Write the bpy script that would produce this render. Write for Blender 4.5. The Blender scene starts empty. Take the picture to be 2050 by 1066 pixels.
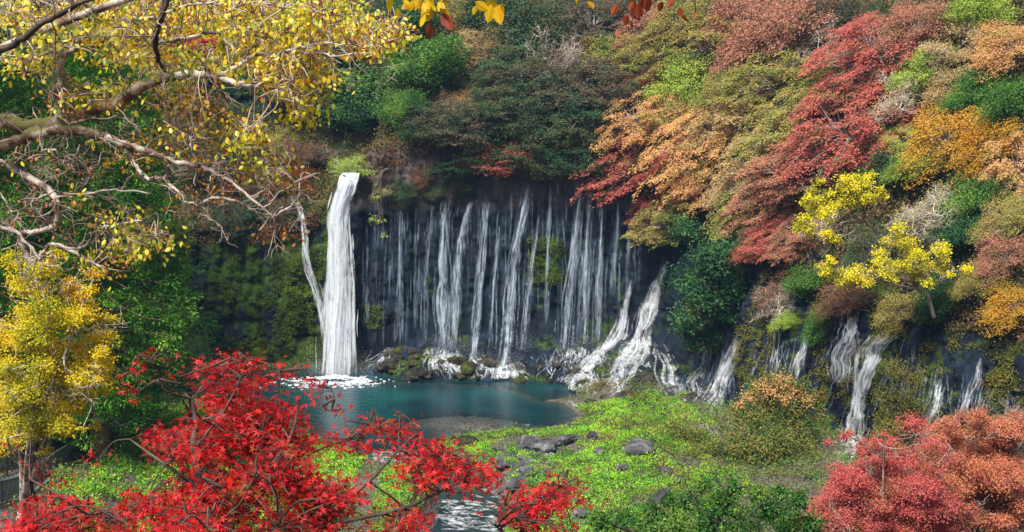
import bpy, math, random
import numpy as np
from mathutils import Vector, Matrix
from mathutils.bvhtree import BVHTree

rnd = random.Random(7)
RN = np.random.default_rng(7)
S = bpy.context.scene
COL = S.collection
R = math.radians

# ------------------------------------------------------------------ camera, sky, sun, exposure
F_PX, CX, CY = 2475.0, 1025.0, 533.0
PITCH = math.atan(268 / F_PX)
CAMZ = 22.0
cam_d = bpy.data.cameras.new("camera")
cam_d.sensor_width = 36
cam_d.lens = 36 * F_PX / 2050
cam_d.clip_start = 0.1
cam_d.clip_end = 3000
cam = bpy.data.objects.new("camera", cam_d)
COL.objects.link(cam)
cam.location = (0, 0, CAMZ)
cam.rotation_euler = (math.pi / 2 - PITCH, 0, 0)
S.camera = cam

SUN_EL, SUN_AZ = R(56), R(-150)      # azimuth measured from +Y clockwise: behind the camera, to the left
W = bpy.data.worlds.new("World")
S.world = W
W.use_nodes = True
nt = W.node_tree
bg = nt.nodes["Background"]
sky = nt.nodes.new("ShaderNodeTexSky")
sky.sky_type = 'NISHITA'
sky.sun_disc = False
sky.sun_elevation = SUN_EL
sky.sun_rotation = SUN_AZ
sky.air_density = 1.0
sky.dust_density = 2.0
nt.links.new(sky.outputs[0], bg.inputs[0])
bg.inputs[1].default_value = 0.08
sd = bpy.data.lights.new("sun", 'SUN')
sd.energy = 5.0
sd.angle = R(17)
sd.color = (1.0, 0.94, 0.84)
sun = bpy.data.objects.new("sun", sd)
COL.objects.link(sun)
sdir = Vector((math.sin(SUN_AZ) * math.cos(SUN_EL), math.cos(SUN_AZ) * math.cos(SUN_EL), math.sin(SUN_EL)))
sun.rotation_euler = sdir.to_track_quat('Z', 'Y').to_euler()
sun.location = (0, -10, 60)

S.view_settings.view_transform = 'Standard'
S.view_settings.look = 'None'
S.view_settings.exposure = 0.78
S.view_settings.gamma = 1
S.render.engine = 'CYCLES'
c = S.cycles
c.use_denoising = True
c.max_bounces = 5
c.diffuse_bounces = 3
c.glossy_bounces = 2
c.transmission_bounces = 3
c.transparent_max_bounces = 16
c.volume_bounces = 0
c.caustics_reflective = c.caustics_refractive = False
c.sample_clamp_indirect = 4

# ------------------------------------------------------------------ pixel <-> world helpers (2050x1066 photo pixels)
ct, st = math.cos(PITCH), math.sin(PITCH)

def ray(px, py):
    u, v = (px - CX) / F_PX, (CY - py) / F_PX
    return Vector((u, ct + v * st, -st + v * ct))

def at_y(px, py, Y):
    d = ray(px, py)
    return Vector((0, 0, CAMZ)) + d * (Y / d.y)

def at_z(px, py, z):
    d = ray(px, py)
    return Vector((0, 0, CAMZ)) + d * ((z - CAMZ) / d.z)

def to_px(P):
    P = np.asarray(P, float)
    x, y, z = P[..., 0], P[..., 1], P[..., 2] - CAMZ
    f = y * ct - z * st
    u = x / f
    v = (y * st + z * ct) / f
    return CX + u * F_PX, CY - v * F_PX

# ------------------------------------------------------------------ noise
def _h(i, j, k, s):
    n = (i * 374761393 + j * 668265263 + k * 1274126177 + s * 974711) & 0xffffffff
    n = ((n ^ (n >> 13)) * 1274126177) & 0xffffffff
    n = ((n ^ (n >> 16)) * 2246822519) & 0xffffffff
    return (n & 0xffffff) / float(0xffffff)

def vnoise(x, y, z=0.0, s=0):
    x, y, z = np.broadcast_arrays(np.asarray(x, float), np.asarray(y, float), np.asarray(z, float))
    xi, yi, zi = np.floor(x).astype(np.int64), np.floor(y).astype(np.int64), np.floor(z).astype(np.int64)
    fx, fy, fz = x - xi, y - yi, z - zi
    fx, fy, fz = [t * t * (3 - 2 * t) for t in (fx, fy, fz)]
    r = 0
    for a in (0, 1):
        for b in (0, 1):
            for d in (0, 1):
                w = (fx if a else 1 - fx) * (fy if b else 1 - fy) * (fz if d else 1 - fz)
                r = r + w * _h(xi + a, yi + b, zi + d, s)
    return r * 2 - 1

def fbm(x, y, z=0.0, o=4, s=0):
    r, a, t = 0, 1.0, 0
    x, y, z = np.asarray(x, float), np.asarray(y, float), np.asarray(z, float)
    for i in range(o):
        r = r + a * vnoise(x, y, z, s + i * 17)
        t += a
        a *= 0.5
        x, y, z = x * 2.03, y * 2.03, z * 2.03
    return r / t

# ------------------------------------------------------------------ mesh building
class Geo:
    def __init__(self):
        self.V, self.F, self.n = [], [], 0
    def add(self, V, *Fs):
        V = np.asarray(V, np.float32).reshape(-1, 3)
        for F in Fs:
            self.F.append(np.asarray(F, np.int32) + self.n)
        self.V.append(V)
        self.n += len(V)
        return self
    def mesh(self, name, mat=None, smooth=False):
        V = np.concatenate(self.V) if self.V else np.zeros((0, 3), np.float32)
        me = bpy.data.meshes.new(name)
        me.vertices.add(len(V))
        me.vertices.foreach_set("co", V.ravel())
        tot = sum(f.size for f in self.F)
        me.loops.add(tot)
        me.loops.foreach_set("vertex_index", np.concatenate([f.ravel() for f in self.F]))
        starts, o = [], 0
        for f in self.F:
            k = f.shape[1]
            starts.append(np.arange(len(f), dtype=np.int32) * k + o)
            o += f.size
        starts = np.concatenate(starts)
        me.polygons.add(len(starts))
        me.polygons.foreach_set("loop_start", starts)
        me.update(calc_edges=True)
        me.polygons.foreach_set("use_smooth", np.full(len(starts), smooth))
        if mat:
            me.materials.append(mat)
        return me
    def build(self, name, mat, parent=None, smooth=False):
        o = bpy.data.objects.new(name, self.mesh(name, mat, smooth))
        COL.objects.link(o)
        if parent:
            o.parent = parent
        return o

def grid_faces(nr, nc):
    i = np.arange(nr - 1)[:, None] * nc + np.arange(nc - 1)[None, :]
    return np.stack([i, i + 1, i + nc + 1, i + nc], -1).reshape(-1, 4)

def nrm(a):
    return a / np.maximum(np.linalg.norm(a, axis=-1, keepdims=True), 1e-9)

def tube(g, P, rad, sides=6):
    P = np.asarray(P, float)
    n = len(P)
    rad = np.broadcast_to(np.asarray(rad, float), (n,)) if np.ndim(rad) else np.full(n, rad)
    T = nrm(np.gradient(P, axis=0))
    ref = np.array([0.31, 0.2, 1.0]) if abs(T[0][2]) < 0.9 else np.array([1.0, 0.2, 0.1])
    A = nrm(np.cross(T, ref))
    B = np.cross(T, A)
    a = np.linspace(0, 2 * np.pi, sides, endpoint=False)
    V = P[:, None] + rad[:, None, None] * (np.cos(a)[None, :, None] * A[:, None] + np.sin(a)[None, :, None] * B[:, None])
    i = np.arange(n - 1)[:, None] * sides
    j = np.arange(sides)[None, :]
    k = (j + 1) % sides
    Fq = np.stack([i + j, i + k, i + sides + k, i + sides + j], -1).reshape(-1, 4)
    g.add(V.reshape(-1, 3), Fq)

def smooth_line(P, n=4):
    """Catmull-Rom resample of a polyline (any dimension)."""
    P = np.asarray(P, float)
    Q = np.vstack([2 * P[0] - P[1], P, 2 * P[-1] - P[-2]])
    out = []
    for i in range(1, len(Q) - 2):
        for t in np.linspace(0, 1, n, endpoint=False):
            out.append(0.5 * ((2 * Q[i]) + (-Q[i-1] + Q[i+1]) * t + (2*Q[i-1] - 5*Q[i] + 4*Q[i+1] - Q[i+2]) * t*t
                              + (-Q[i-1] + 3*Q[i] - 3*Q[i+1] + Q[i+2]) * t**3))
    out.append(Q[-2])
    return np.array(out)

# leaf templates: (verts [x=side, y=length, z=normal], tris)
T_DIA = (np.array([[0, 0, 0], [.34, .45, -.09], [0, 1, 0], [-.34, .45, -.09]]), np.array([[0, 1, 2], [0, 2, 3]]))
T_OVAL = (np.array([[0, 0, 0], [.2, .2, -.05], [.3, .5, -.08], [.17, .8, -.07], [0, 1, -.02], [-.17, .8, -.07], [-.3, .5, -.08], [-.2, .2, -.05]]),
          np.array([[0, 1, 2], [0, 2, 3], [0, 3, 4], [0, 4, 5], [0, 5, 6], [0, 6, 7]]))
T_NEED = (np.array([[0, 0, 0], [.16, .4, -.05], [0, 1, 0], [-.16, .4, -.05]]), np.array([[0, 1, 2], [0, 2, 3]]))
def _star():
    ang = [-115, -62, 0, 62, 115]
    ln = [.55, .85, 1.0, .85, .55]
    pts = [(0, 0, 0)]
    ring = []
    for k, (a, l) in enumerate(zip(ang, ln)):
        ar = math.radians(a)
        ring.append((l * math.sin(ar), l * math.cos(ar), -.12 * l))
        if k < 4:
            am = math.radians((ang[k] + ang[k + 1]) / 2)
            ring.append((.3 * math.sin(am), .3 * math.cos(am), 0))
    pts += ring
    f = [[0, i + 1, i] for i in range(1, len(ring))]
    return np.array(pts), np.array(f)
T_STAR = _star()

def leaves(g, P, D, N, size, tpl):
    P, D, N = np.asarray(P, float), nrm(np.asarray(D, float)), np.asarray(N, float)
    size = np.broadcast_to(size, (len(P),))
    X = nrm(np.cross(D, N))
    Z = np.cross(X, D)
    tv, tf = tpl
    V = P[:, None] + size[:, None, None] * (tv[None, :, 0:1] * X[:, None] + tv[None, :, 1:2] * D[:, None] + tv[None, :, 2:3] * Z[:, None])
    F = tf[None] + (np.arange(len(P)) * len(tv))[:, None, None]
    g.add(V.reshape(-1, 3), F.reshape(-1, 3))

def rdir(n):
    return nrm(RN.normal(size=(n, 3)))

# ------------------------------------------------------------------ tagging
def tag(o, label=None, cat=None, group=None, kind=None):
    if label: o["label"] = label
    if cat: o["category"] = cat
    if group: o["group"] = group
    if kind: o["kind"] = kind
    return o

def empty(name, loc):
    o = bpy.data.objects.new(name, None)
    o.empty_display_size = 0.5
    COL.objects.link(o)
    o.location = loc
    return o

# ------------------------------------------------------------------ materials
def newmat(name):
    m = bpy.data.materials.new(name)
    m.use_nodes = True
    m.node_tree.nodes.clear()
    return m, m.node_tree.nodes, m.node_tree.links

def ramp(nodes, stops, interp='LINEAR'):
    r = nodes.new("ShaderNodeValToRGB")
    el = r.color_ramp.elements
    r.color_ramp.interpolation = interp
    while len(el) < len(stops):
        el.new(0.5)
    for e, (p, col) in zip(el, stops):
        e.position = p
        e.color = (*col, 1)
    return r

def noise_tex(nodes, links, scale, detail=3, vec=None, rough=.55):
    n = nodes.new("ShaderNodeTexNoise")
    n.inputs['Scale'].default_value = scale
    n.inputs['Detail'].default_value = detail
    n.inputs['Roughness'].default_value = rough
    if vec is not None:
        links.new(vec, n.inputs['Vector'])
    return n

def math_n(nodes, links, op, a, b=None, clamp=False):
    m = nodes.new("ShaderNodeMath")
    m.operation = op
    m.use_clamp = clamp
    for i, v in enumerate((a, b)):
        if v is None: continue
        if isinstance(v, (int, float)): m.inputs[i].default_value = v
        else: links.new(v, m.inputs[i])
    return m.outputs[0]

def leaf_mat(name, cols, transl=.36, nscale=.28, gloss=.015, rough=.5):
    m, n, l = newmat(name)
    geo = n.new("ShaderNodeNewGeometry")
    nz = noise_tex(n, l, nscale * 1.4, 5, geo.outputs['Position'])
    nzc = math_n(n, l, 'MULTIPLY_ADD', nz.outputs[0], 3.0)
    n[-1 if False else nzc.node.name].inputs[2].default_value = -1.0
    a = math_n(n, l, 'MULTIPLY', geo.outputs['Random Per Island'], .4)
    b = math_n(n, l, 'MULTIPLY', nzc, .6)
    f = math_n(n, l, 'ADD', a, b, True)
    k = len(cols)
    r = ramp(n, [(0.1 + 0.8 * i / (k - 1), c_) for i, c_ in enumerate(cols)])
    l.new(f, r.inputs[0])
    d = n.new("ShaderNodeBsdfDiffuse")
    t = n.new("ShaderNodeBsdfTranslucent")
    gl = n.new("ShaderNodeBsdfGlossy")
    gl.inputs['Roughness'].default_value = rough
    gl.inputs['Color'].default_value = (.8, .8, .8, 1)
    l.new(r.outputs[0], d.inputs[0])
    l.new(r.outputs[0], t.inputs[0])
    m1 = n.new("ShaderNodeMixShader"); m1.inputs[0].default_value = transl
    l.new(d.outputs[0], m1.inputs[1]); l.new(t.outputs[0], m1.inputs[2])
    m2 = n.new("ShaderNodeMixShader"); m2.inputs[0].default_value = gloss
    l.new(m1.outputs[0], m2.inputs[1]); l.new(gl.outputs[0], m2.inputs[2])
    o = n.new("ShaderNodeOutputMaterial")
    l.new(m2.outputs[0], o.inputs[0])
    return m

PAL = {
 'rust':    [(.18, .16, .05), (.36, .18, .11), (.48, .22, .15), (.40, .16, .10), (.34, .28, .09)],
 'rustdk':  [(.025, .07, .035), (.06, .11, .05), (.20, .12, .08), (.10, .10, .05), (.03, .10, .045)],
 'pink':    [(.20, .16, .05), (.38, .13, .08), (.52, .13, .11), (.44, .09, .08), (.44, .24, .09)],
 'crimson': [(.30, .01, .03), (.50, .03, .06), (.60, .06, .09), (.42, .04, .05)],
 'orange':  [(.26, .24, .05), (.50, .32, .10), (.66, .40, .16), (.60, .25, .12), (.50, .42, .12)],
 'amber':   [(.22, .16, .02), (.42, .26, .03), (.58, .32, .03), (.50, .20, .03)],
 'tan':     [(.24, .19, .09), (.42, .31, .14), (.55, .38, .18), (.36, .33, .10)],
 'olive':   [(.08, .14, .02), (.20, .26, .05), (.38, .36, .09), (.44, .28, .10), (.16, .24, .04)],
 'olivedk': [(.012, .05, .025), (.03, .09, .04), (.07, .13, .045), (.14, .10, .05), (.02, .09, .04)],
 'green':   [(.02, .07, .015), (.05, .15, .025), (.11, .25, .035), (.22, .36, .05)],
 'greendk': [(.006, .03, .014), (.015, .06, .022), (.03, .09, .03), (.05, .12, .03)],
 'teal':    [(.01, .04, .02), (.02, .08, .032), (.045, .14, .04), (.10, .21, .05)],
 'lime':    [(.14, .22, .03), (.26, .38, .05), (.38, .50, .07), (.40, .42, .08)],
 'yellow':  [(.30, .30, .02), (.58, .53, .015), (.78, .68, .02), (.72, .54, .02)],
 'gold':    [(.16, .20, .02), (.42, .40, .015), (.64, .54, .015), (.76, .52, .015), (.74, .42, .01)],
 'brown':   [(.07, .04, .03), (.15, .08, .05), (.25, .12, .07), (.18, .12, .06)],
 'moss':    [(.05, .05, .01), (.12, .12, .015), (.20, .20, .03), (.22, .12, .03)],
}
MAT = {k: leaf_mat("leaves_" + k, v) for k, v in PAL.items()}
MAT['redmaple'] = leaf_mat("leaves_redmaple", [(.16, .16, .02), (.26, .008, .01), (.50, .008, .012), (.70, .012, .02), (.62, .09, .03)], .5, 1.6, .02)
MAT['near'] = leaf_mat("leaves_near", [(.10, .18, .02), (.36, .44, .02), (.80, .70, .02), (.88, .56, .02), (.62, .24, .02)], .5, .9, .05)
MAT['nearbrown'] = leaf_mat("leaves_nearbrown", [(.14, .05, .02), (.34, .10, .03), (.55, .2, .03), (.5, .32, .03)], .4, .9, .03)
MAT['camellia'] = leaf_mat("leaves_camellia", [(.01, .05, .01), (.02, .09, .015), (.06, .16, .02), (.16, .22, .03)], .2, .6, .02, .4)
MAT['cedar'] = leaf_mat("leaves_cedar", [(.015, .07, .008), (.045, .18, .012), (.11, .30, .02), (.26, .44, .04)], .25, .5, .02)
MAT['meadow'] = leaf_mat("leaves_meadow", [(.18, .12, .05), (.05, .14, .02), (.13, .38, .02), (.28, .66, .03), (.42, .62, .04), (.36, .28, .07), (.14, .10, .04)], .3, .33, .02)
MAT['herb'] = leaf_mat("leaves_herb", [(.25, .17, .06), (.14, .14, .04), (.10, .20, .03), (.22, .25, .05)], .35, .5, .02)

def bark_mat(name, cA, cB, scale=3, patch=.5, cM=None):
    m, n, l = newmat(name)
    geo = n.new("ShaderNodeNewGeometry")
    a = noise_tex(n, l, scale, 5, geo.outputs['Position'])
    r = ramp(n, [(patch - .06, cA), (patch + .06, cB)])
    l.new(a.outputs[0], r.inputs[0])
    out = r.outputs[0]
    if cM:
        sep = n.new("ShaderNodeSeparateXYZ"); l.new(geo.outputs['Normal'], sep.inputs[0])
        b = noise_tex(n, l, scale * .6, 3, geo.outputs['Position'])
        s_ = math_n(n, l, 'ADD', math_n(n, l, 'MULTIPLY', sep.outputs[2], .25), b.outputs[0])
        mr = ramp(n, [(.55, (0, 0, 0)), (.66, (1, 1, 1))]); l.new(s_, mr.inputs[0])
        mx = n.new("ShaderNodeMixRGB"); l.new(mr.outputs[0], mx.inputs[0]); l.new(out, mx.inputs[1]); mx.inputs[2].default_value = (*cM, 1)
        out = mx.outputs[0]
    p = n.new("ShaderNodeBsdfPrincipled"); p.inputs['Roughness'].default_value = .85
    l.new(out, p.inputs['Base Color'])
    bn = noise_tex(n, l, scale * 12, 4, geo.outputs['Position'])
    bp = n.new("ShaderNodeBump"); bp.inputs['Strength'].default_value = .5; bp.inputs['Distance'].default_value = .02
    l.new(bn.outputs[0], bp.inputs['Height']); l.new(bp.outputs[0], p.inputs['Normal'])
    o = n.new("ShaderNodeOutputMaterial"); l.new(p.outputs[0], o.inputs[0])
    return m
BARK = bark_mat("bark_grey", (.16, .12, .10), (.34, .29, .25), 2)
BARKDK = bark_mat("bark_dark", (.03, .022, .018), (.09, .06, .045), 3)
BARKPALE = bark_mat("bark_pale", (.42, .36, .31), (.60, .54, .48), 3)
BARKMOT = bark_mat("bark_mottled", (.12, .08, .06), (.50, .43, .37), 5, .49)
BARKMOSS = bark_mat("bark_mossy", (.10, .055, .03), (.40, .32, .25), 6, .54, (.12, .12, .03))
BARKTWIG = bark_mat("bark_twig", (.13, .09, .07), (.40, .32, .27), 4, .5)
BARKCEDAR = bark_mat("bark_cedar", (.10, .05, .03), (.24, .14, .09), 6)

def rock_mat(name, dark, mid, moss, moss_bias=.5, rough=.45, vert=True, mossleft=False):
    m, n, l = newmat(name)
    geo = n.new("ShaderNodeNewGeometry")
    mp = n.new("ShaderNodeMapping"); mp.inputs['Scale'].default_value = (1, 1, .22 if vert else 1)
    l.new(geo.outputs['Position'], mp.inputs[0])
    a = noise_tex(n, l, 1.1, 8, mp.outputs[0], .65)
    r = ramp(n, [(.35, dark), (.52, mid), (.68, tuple(x * 2.6 for x in mid))])
    l.new(a.outputs[0], r.inputs[0])
    b = noise_tex(n, l, .45, 6, mp.outputs[0], .7)
    bb = b.outputs[0]
    sep = n.new("ShaderNodeSeparateXYZ"); l.new(geo.outputs['Position'], sep.inputs[0])
    if mossleft:   # the cliff left of the big fall, and the wall on the right, carry more moss
        mr = n.new("ShaderNodeMapRange"); mr.inputs[1].default_value = -17; mr.inputs[2].default_value = -14
        mr.inputs[3].default_value = .13; mr.inputs[4].default_value = -.03; l.new(sep.outputs[0], mr.inputs[0])
        m2 = n.new("ShaderNodeMapRange"); m2.inputs[1].default_value = 14; m2.inputs[2].default_value = 22
        m2.inputs[3].default_value = 0; m2.inputs[4].default_value = .03; l.new(sep.outputs[0], m2.inputs[0])
        bb = math_n(n, l, 'ADD', bb, math_n(n, l, 'ADD', mr.outputs[0], m2.outputs[0]))
    sn = n.new("ShaderNodeSeparateXYZ"); l.new(geo.outputs['Normal'], sn.inputs[0])
    bb = math_n(n, l, 'ADD', bb, math_n(n, l, 'MULTIPLY', sn.outputs[2], .12))
    mk = ramp(n, [(moss_bias, (0, 0, 0)), (moss_bias + .1, (1, 1, 1))]); l.new(bb, mk.inputs[0])
    mc = noise_tex(n, l, 2.2, 4, geo.outputs['Position'])
    mcr = ramp(n, [(.35, tuple(x * .4 for x in moss)), (.6, moss), (.75, (moss[0] * 1.8, moss[1] * 1.6, moss[2]))]); l.new(mc.outputs[0], mcr.inputs[0])
    mx = n.new("ShaderNodeMixRGB"); l.new(mk.outputs[0], mx.inputs[0]); l.new(r.outputs[0], mx.inputs[1]); l.new(mcr.outputs[0], mx.inputs[2])
    last = mx.outputs[0]
    if mossleft:   # dry brown rock above the spring line
        zr = n.new("ShaderNodeMapRange"); zr.inputs[1].default_value = 14.5; zr.inputs[2].default_value = 17.0; l.new(sep.outputs[2], zr.inputs[0])
        bz = ramp(n, [(.3, (.05, .035, .028)), (.5, (.13, .095, .08)), (.7, (.22, .17, .15))]); l.new(a.outputs[0], bz.inputs[0])
        m3 = n.new("ShaderNodeMixRGB"); l.new(math_n(n, l, 'MULTIPLY', zr.outputs[0], .85), m3.inputs[0]); l.new(last, m3.inputs[1]); l.new(bz.outputs[0], m3.inputs[2])
        last = m3.outputs[0]
    p = n.new("ShaderNodeBsdfPrincipled")
    l.new(last, p.inputs['Base Color'])
    p.inputs['Specular IOR Level'].default_value = .16
    rr = n.new("ShaderNodeMapRange"); rr.inputs[3].default_value = rough; rr.inputs[4].default_value = .95; l.new(mk.outputs[0], rr.inputs[0])
    l.new(rr.outputs[0], p.inputs['Roughness'])
    bn = noise_tex(n, l, 6, 8, mp.outputs[0], .8)
    bp = n.new("ShaderNodeBump"); bp.inputs['Strength'].default_value = .9; bp.inputs['Distance'].default_value = .25
    l.new(bn.outputs[0], bp.inputs['Height']); l.new(bp.outputs[0], p.inputs['Normal'])
    o = n.new("ShaderNodeOutputMaterial"); l.new(p.outputs[0], o.inputs[0])
    return m
CLIFF = rock_mat("cliff_rock", (.0015, .003, .007), (.010, .017, .030), (.05, .09, .012), .57, .55, True, True)
HILLSOIL = rock_mat("hill_soil", (.03, .022, .015), (.07, .05, .035), (.03, .05, .015), .5, .9, False)
BOULDER = rock_mat("boulder_rock", (.045, .045, .05), (.11, .11, .12), (.07, .10, .02), .62, .6, False)
WETROCK = rock_mat("wet_rock", (.012, .012, .014), (.04, .034, .032), (.07, .08, .012), .57, .35, False)

def ground_mat():
    m, n, l = newmat("ground_soil")
    geo = n.new("ShaderNodeNewGeometry")
    a = noise_tex(n, l, 2.5, 8, geo.outputs['Position'], .7)
    r = ramp(n, [(.35, (.02, .016, .012)), (.5, (.06, .048, .038)), (.65, (.12, .10, .085))]); l.new(a.outputs[0], r.inputs[0])
    v = n.new("ShaderNodeTexVoronoi"); v.inputs['Scale'].default_value = 5; l.new(geo.outputs['Position'], v.inputs['Vector'])
    vr = ramp(n, [(0, (.05, .045, .04)), (.5, (.10, .085, .07)), (1, (.17, .155, .145))]); l.new(v.outputs['Color'], vr.inputs[0])
    mx = n.new("ShaderNodeMixRGB"); mx.inputs[0].default_value = .6; l.new(r.outputs[0], mx.inputs[1]); l.new(vr.outputs[0], mx.inputs[2])
    p = n.new("ShaderNodeBsdfPrincipled"); p.inputs['Roughness'].default_value = .8
    l.new(mx.outputs[0], p.inputs['Base Color'])
    bp = n.new("ShaderNodeBump"); bp.inputs['Strength'].default_value = .8; bp.inputs['Distance'].default_value = .12; bp.invert = True
    l.new(v.outputs['Distance'], bp.inputs['Height']); l.new(bp.outputs[0], p.inputs['Normal'])
    o = n.new("ShaderNodeOutputMaterial"); l.new(p.outputs[0], o.inputs[0])
    return m
GROUND = ground_mat()

def water_mat():
    m, n, l = newmat("pool_water")
    geo = n.new("ShaderNodeNewGeometry")
    at = n.new("ShaderNodeAttribute"); at.attribute_name = "depth"
    dr = ramp(n, [(0, (.12, .12, .12)), (.22, (.72, .72, .72)), (.5, (.97, .97, .97))]); l.new(at.outputs['Fac'], dr.inputs[0])
    nz = noise_tex(n, l, .12, 3, geo.outputs['Position'])
    cr = ramp(n, [(.35, (.002, .020, .028)), (.5, (.003, .038, .046)), (.68, (.006, .070, .074))]); l.new(nz.outputs[0], cr.inputs[0])
    df = n.new("ShaderNodeBsdfDiffuse"); l.new(cr.outputs[0], df.inputs[0])
    tr = n.new("ShaderNodeBsdfTransparent"); tr.inputs[0].default_value = (.82, .88, .84, 1)
    m1 = n.new("ShaderNodeMixShader"); l.new(dr.outputs[0], m1.inputs[0]); l.new(tr.outputs[0], m1.inputs[1]); l.new(df.outputs[0], m1.inputs[2])
    mp = n.new("ShaderNodeMapping"); mp.inputs['Scale'].default_value = (.8, 1.6, 1); l.new(geo.outputs['Position'], mp.inputs[0])
    w = noise_tex(n, l, 1.3, 5, mp.outputs[0], .6)
    bp = n.new("ShaderNodeBump"); bp.inputs['Strength'].default_value = .45; bp.inputs['Distance'].default_value = .12; l.new(w.outputs[0], bp.inputs['Height'])
    gl = n.new("ShaderNodeBsdfGlossy"); gl.inputs['Roughness'].default_value = .12; l.new(bp.outputs[0], gl.inputs['Normal'])
    fr = n.new("ShaderNodeFresnel"); fr.inputs[0].default_value = 1.33; l.new(bp.outputs[0], fr.inputs['Normal'])
    m2 = n.new("ShaderNodeMixShader"); l.new(fr.outputs[0], m2.inputs[0]); l.new(m1.outputs[0], m2.inputs[1]); l.new(gl.outputs[0], m2.inputs[2])
    o = n.new("ShaderNodeOutputMaterial"); l.new(m2.outputs[0], o.inputs[0])
    return m
WATER = water_mat()

def foam_mat(name, lo, hi, scale=(3, 3, .5), amax=1.0, fade=True, tint=(.86, .90, .95)):
    m, n, l = newmat(name)
    geo = n.new("ShaderNodeNewGeometry")
    mp = n.new("ShaderNodeMapping"); mp.inputs['Scale'].default_value = scale; l.new(geo.outputs['Position'], mp.inputs[0])
    nz = noise_tex(n, l, 1.0, 5, mp.outputs[0], .75)
    isl = math_n(n, l, 'MULTIPLY', geo.outputs['Random Per Island'], .16)
    nb = noise_tex(n, l, .28, 3, mp.outputs[0])
    s_ = math_n(n, l, 'ADD', nz.outputs[0], isl)
    s_ = math_n(n, l, 'ADD', s_, math_n(n, l, 'MULTIPLY', math_n(n, l, 'SUBTRACT', nb.outputs[0], .5), .5))
    r = ramp(n, [(lo, (0, 0, 0)), (hi, (amax, amax, amax))]); l.new(s_, r.inputs[0])
    fac = r.outputs[0]
    if fade:
        at = n.new("ShaderNodeAttribute"); at.attribute_name = "fade"
        fac = math_n(n, l, 'MULTIPLY', fac, math_n(n, l, 'POWER', at.outputs['Fac'], .8))
    df = n.new("ShaderNodeBsdfDiffuse"); df.inputs[0].default_value = (*tint, 1)
    tl = n.new("ShaderNodeBsdfTranslucent"); tl.inputs[0].default_value = (*tint, 1)
    m0 = n.new("ShaderNodeMixShader"); m0.inputs[0].default_value = .4; l.new(df.outputs[0], m0.inputs[1]); l.new(tl.outputs[0], m0.inputs[2])
    tr = n.new("ShaderNodeBsdfTransparent")
    m1 = n.new("ShaderNodeMixShader"); l.new(fac, m1.inputs[0]); l.new(tr.outputs[0], m1.inputs[1]); l.new(m0.outputs[0], m1.inputs[2])
    o = n.new("ShaderNodeOutputMaterial"); l.new(m1.outputs[0], o.inputs[0])
    return m
FOAM = foam_mat("falling_water", .49, .88, (5, 5, .8), .5, True, (.70, .82, .95))
FOAMCORE = foam_mat("dense_falling_water", .37, .68, (4, 4, .8), .95)
FOAMMID = foam_mat("cascading_water", .46, .82, (5, 5, 1.2), .7)
FOAMTHIN = foam_mat("thin_falling_water", .48, .95, (5, 5, .9), .5, True, (.62, .78, .95))
FOAMRIV = foam_mat("rushing_water", .47, .78, (6, 6, 5), .75)
FOAMFLAT = foam_mat("foam_on_water", .45, .62, (2.5, 2.5, 2.5), 1.0, False)

def plain(name, col, rough=.6, metal=0):
    m, n, l = newmat(name)
    geo = n.new("ShaderNodeNewGeometry")
    a = noise_tex(n, l, 6, 4, geo.outputs['Position'])
    r = ramp(n, [(.3, tuple(x * .7 for x in col)), (.7, tuple(x * 1.25 for x in col))]); l.new(a.outputs[0], r.inputs[0])
    p = n.new("ShaderNodeBsdfPrincipled"); p.inputs['Roughness'].default_value = rough; p.inputs['Metallic'].default_value = metal
    l.new(r.outputs[0], p.inputs['Base Color'])
    o = n.new("ShaderNodeOutputMaterial"); l.new(p.outputs[0], o.inputs[0])
    return m
FENCEM = plain("dark_fence_metal", (.035, .04, .045), .5)
RAILM = plain("grey_rail_metal", (.16, .18, .20), .45)
GRAVELM = plain("gravel_brown", (.13, .10, .085), .8)
PATHM = plain("path_asphalt", (.10, .10, .11), .85)

# ------------------------------------------------------------------ terrain
# base x, base Y, apron length, apron height, rim z, setback, flat ledge, slope deg
CT = np.array([
 (-75, -60, 1, .5, 14, 14, 0, 34),
 (-66, 20, 1, .5, 14, 12, 0, 38),
 (-58, 60, 1, .5, 14, 9, 0, 42),
 (-46, 92, .5, .5, 14, 4, 0, 44),
 (-36, 108, .5, .5, 13.5, 2, 0, 46),
 (-28, 113, .5, .5, 13.0, 1.6, 1, 46),
 (-20, 114, .5, .5, 13.5, 1.6, 1, 46),
 (-17, 114, .5, .5, 16.5, 1.6, 3, 42),
 (-14.6, 113.4, .8, .5, 18.2, 1.2, 6, 40),
 (-12.5, 113, 2, 1.5, 20.5, 1.5, 2, 44),
 (-9, 113, 5, 3.0, 20.5, 2, 1, 46),
 (-4, 113.5, 6, 3.2, 19.5, 2, 0, 50),
 (2, 113.5, 6, 3.2, 19.0, 2, 0, 50),
 (8, 112.5, 9, 3.2, 18.8, 2, 0, 52),
 (12.4, 109, 10.5, 3.2, 18.0, 3, 0, 52),
 (15.2, 104, 10.5, 2.8, 15.0, 3.5, 0, 52),
 (16.4, 98, 7.5, 2.4, 13.0, 3, 0, 52),
 (17.6, 93, 4.5, 1.6, 12.0, 3, 0, 52),
 (20.5, 87, 2, .5, 10.8, 3, 0, 52),
 (24, 82, 1, 0, 10.6, 3.5, 0, 52),
 (27.5, 77, 1, 0, 10.4, 3.5, 0, 52),
 (31.5, 71, 1, 0, 10, 4, 0, 50),
 (38, 58, 1, 0, 12, 5, 0, 48),
 (48, 30, 1, 0, 14, 6, 0, 44),
 (58, -20, 1, 0, 14, 8, 0, 40),
 (66, -70, 1, 0, 14, 8, 0, 36)], float)

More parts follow.
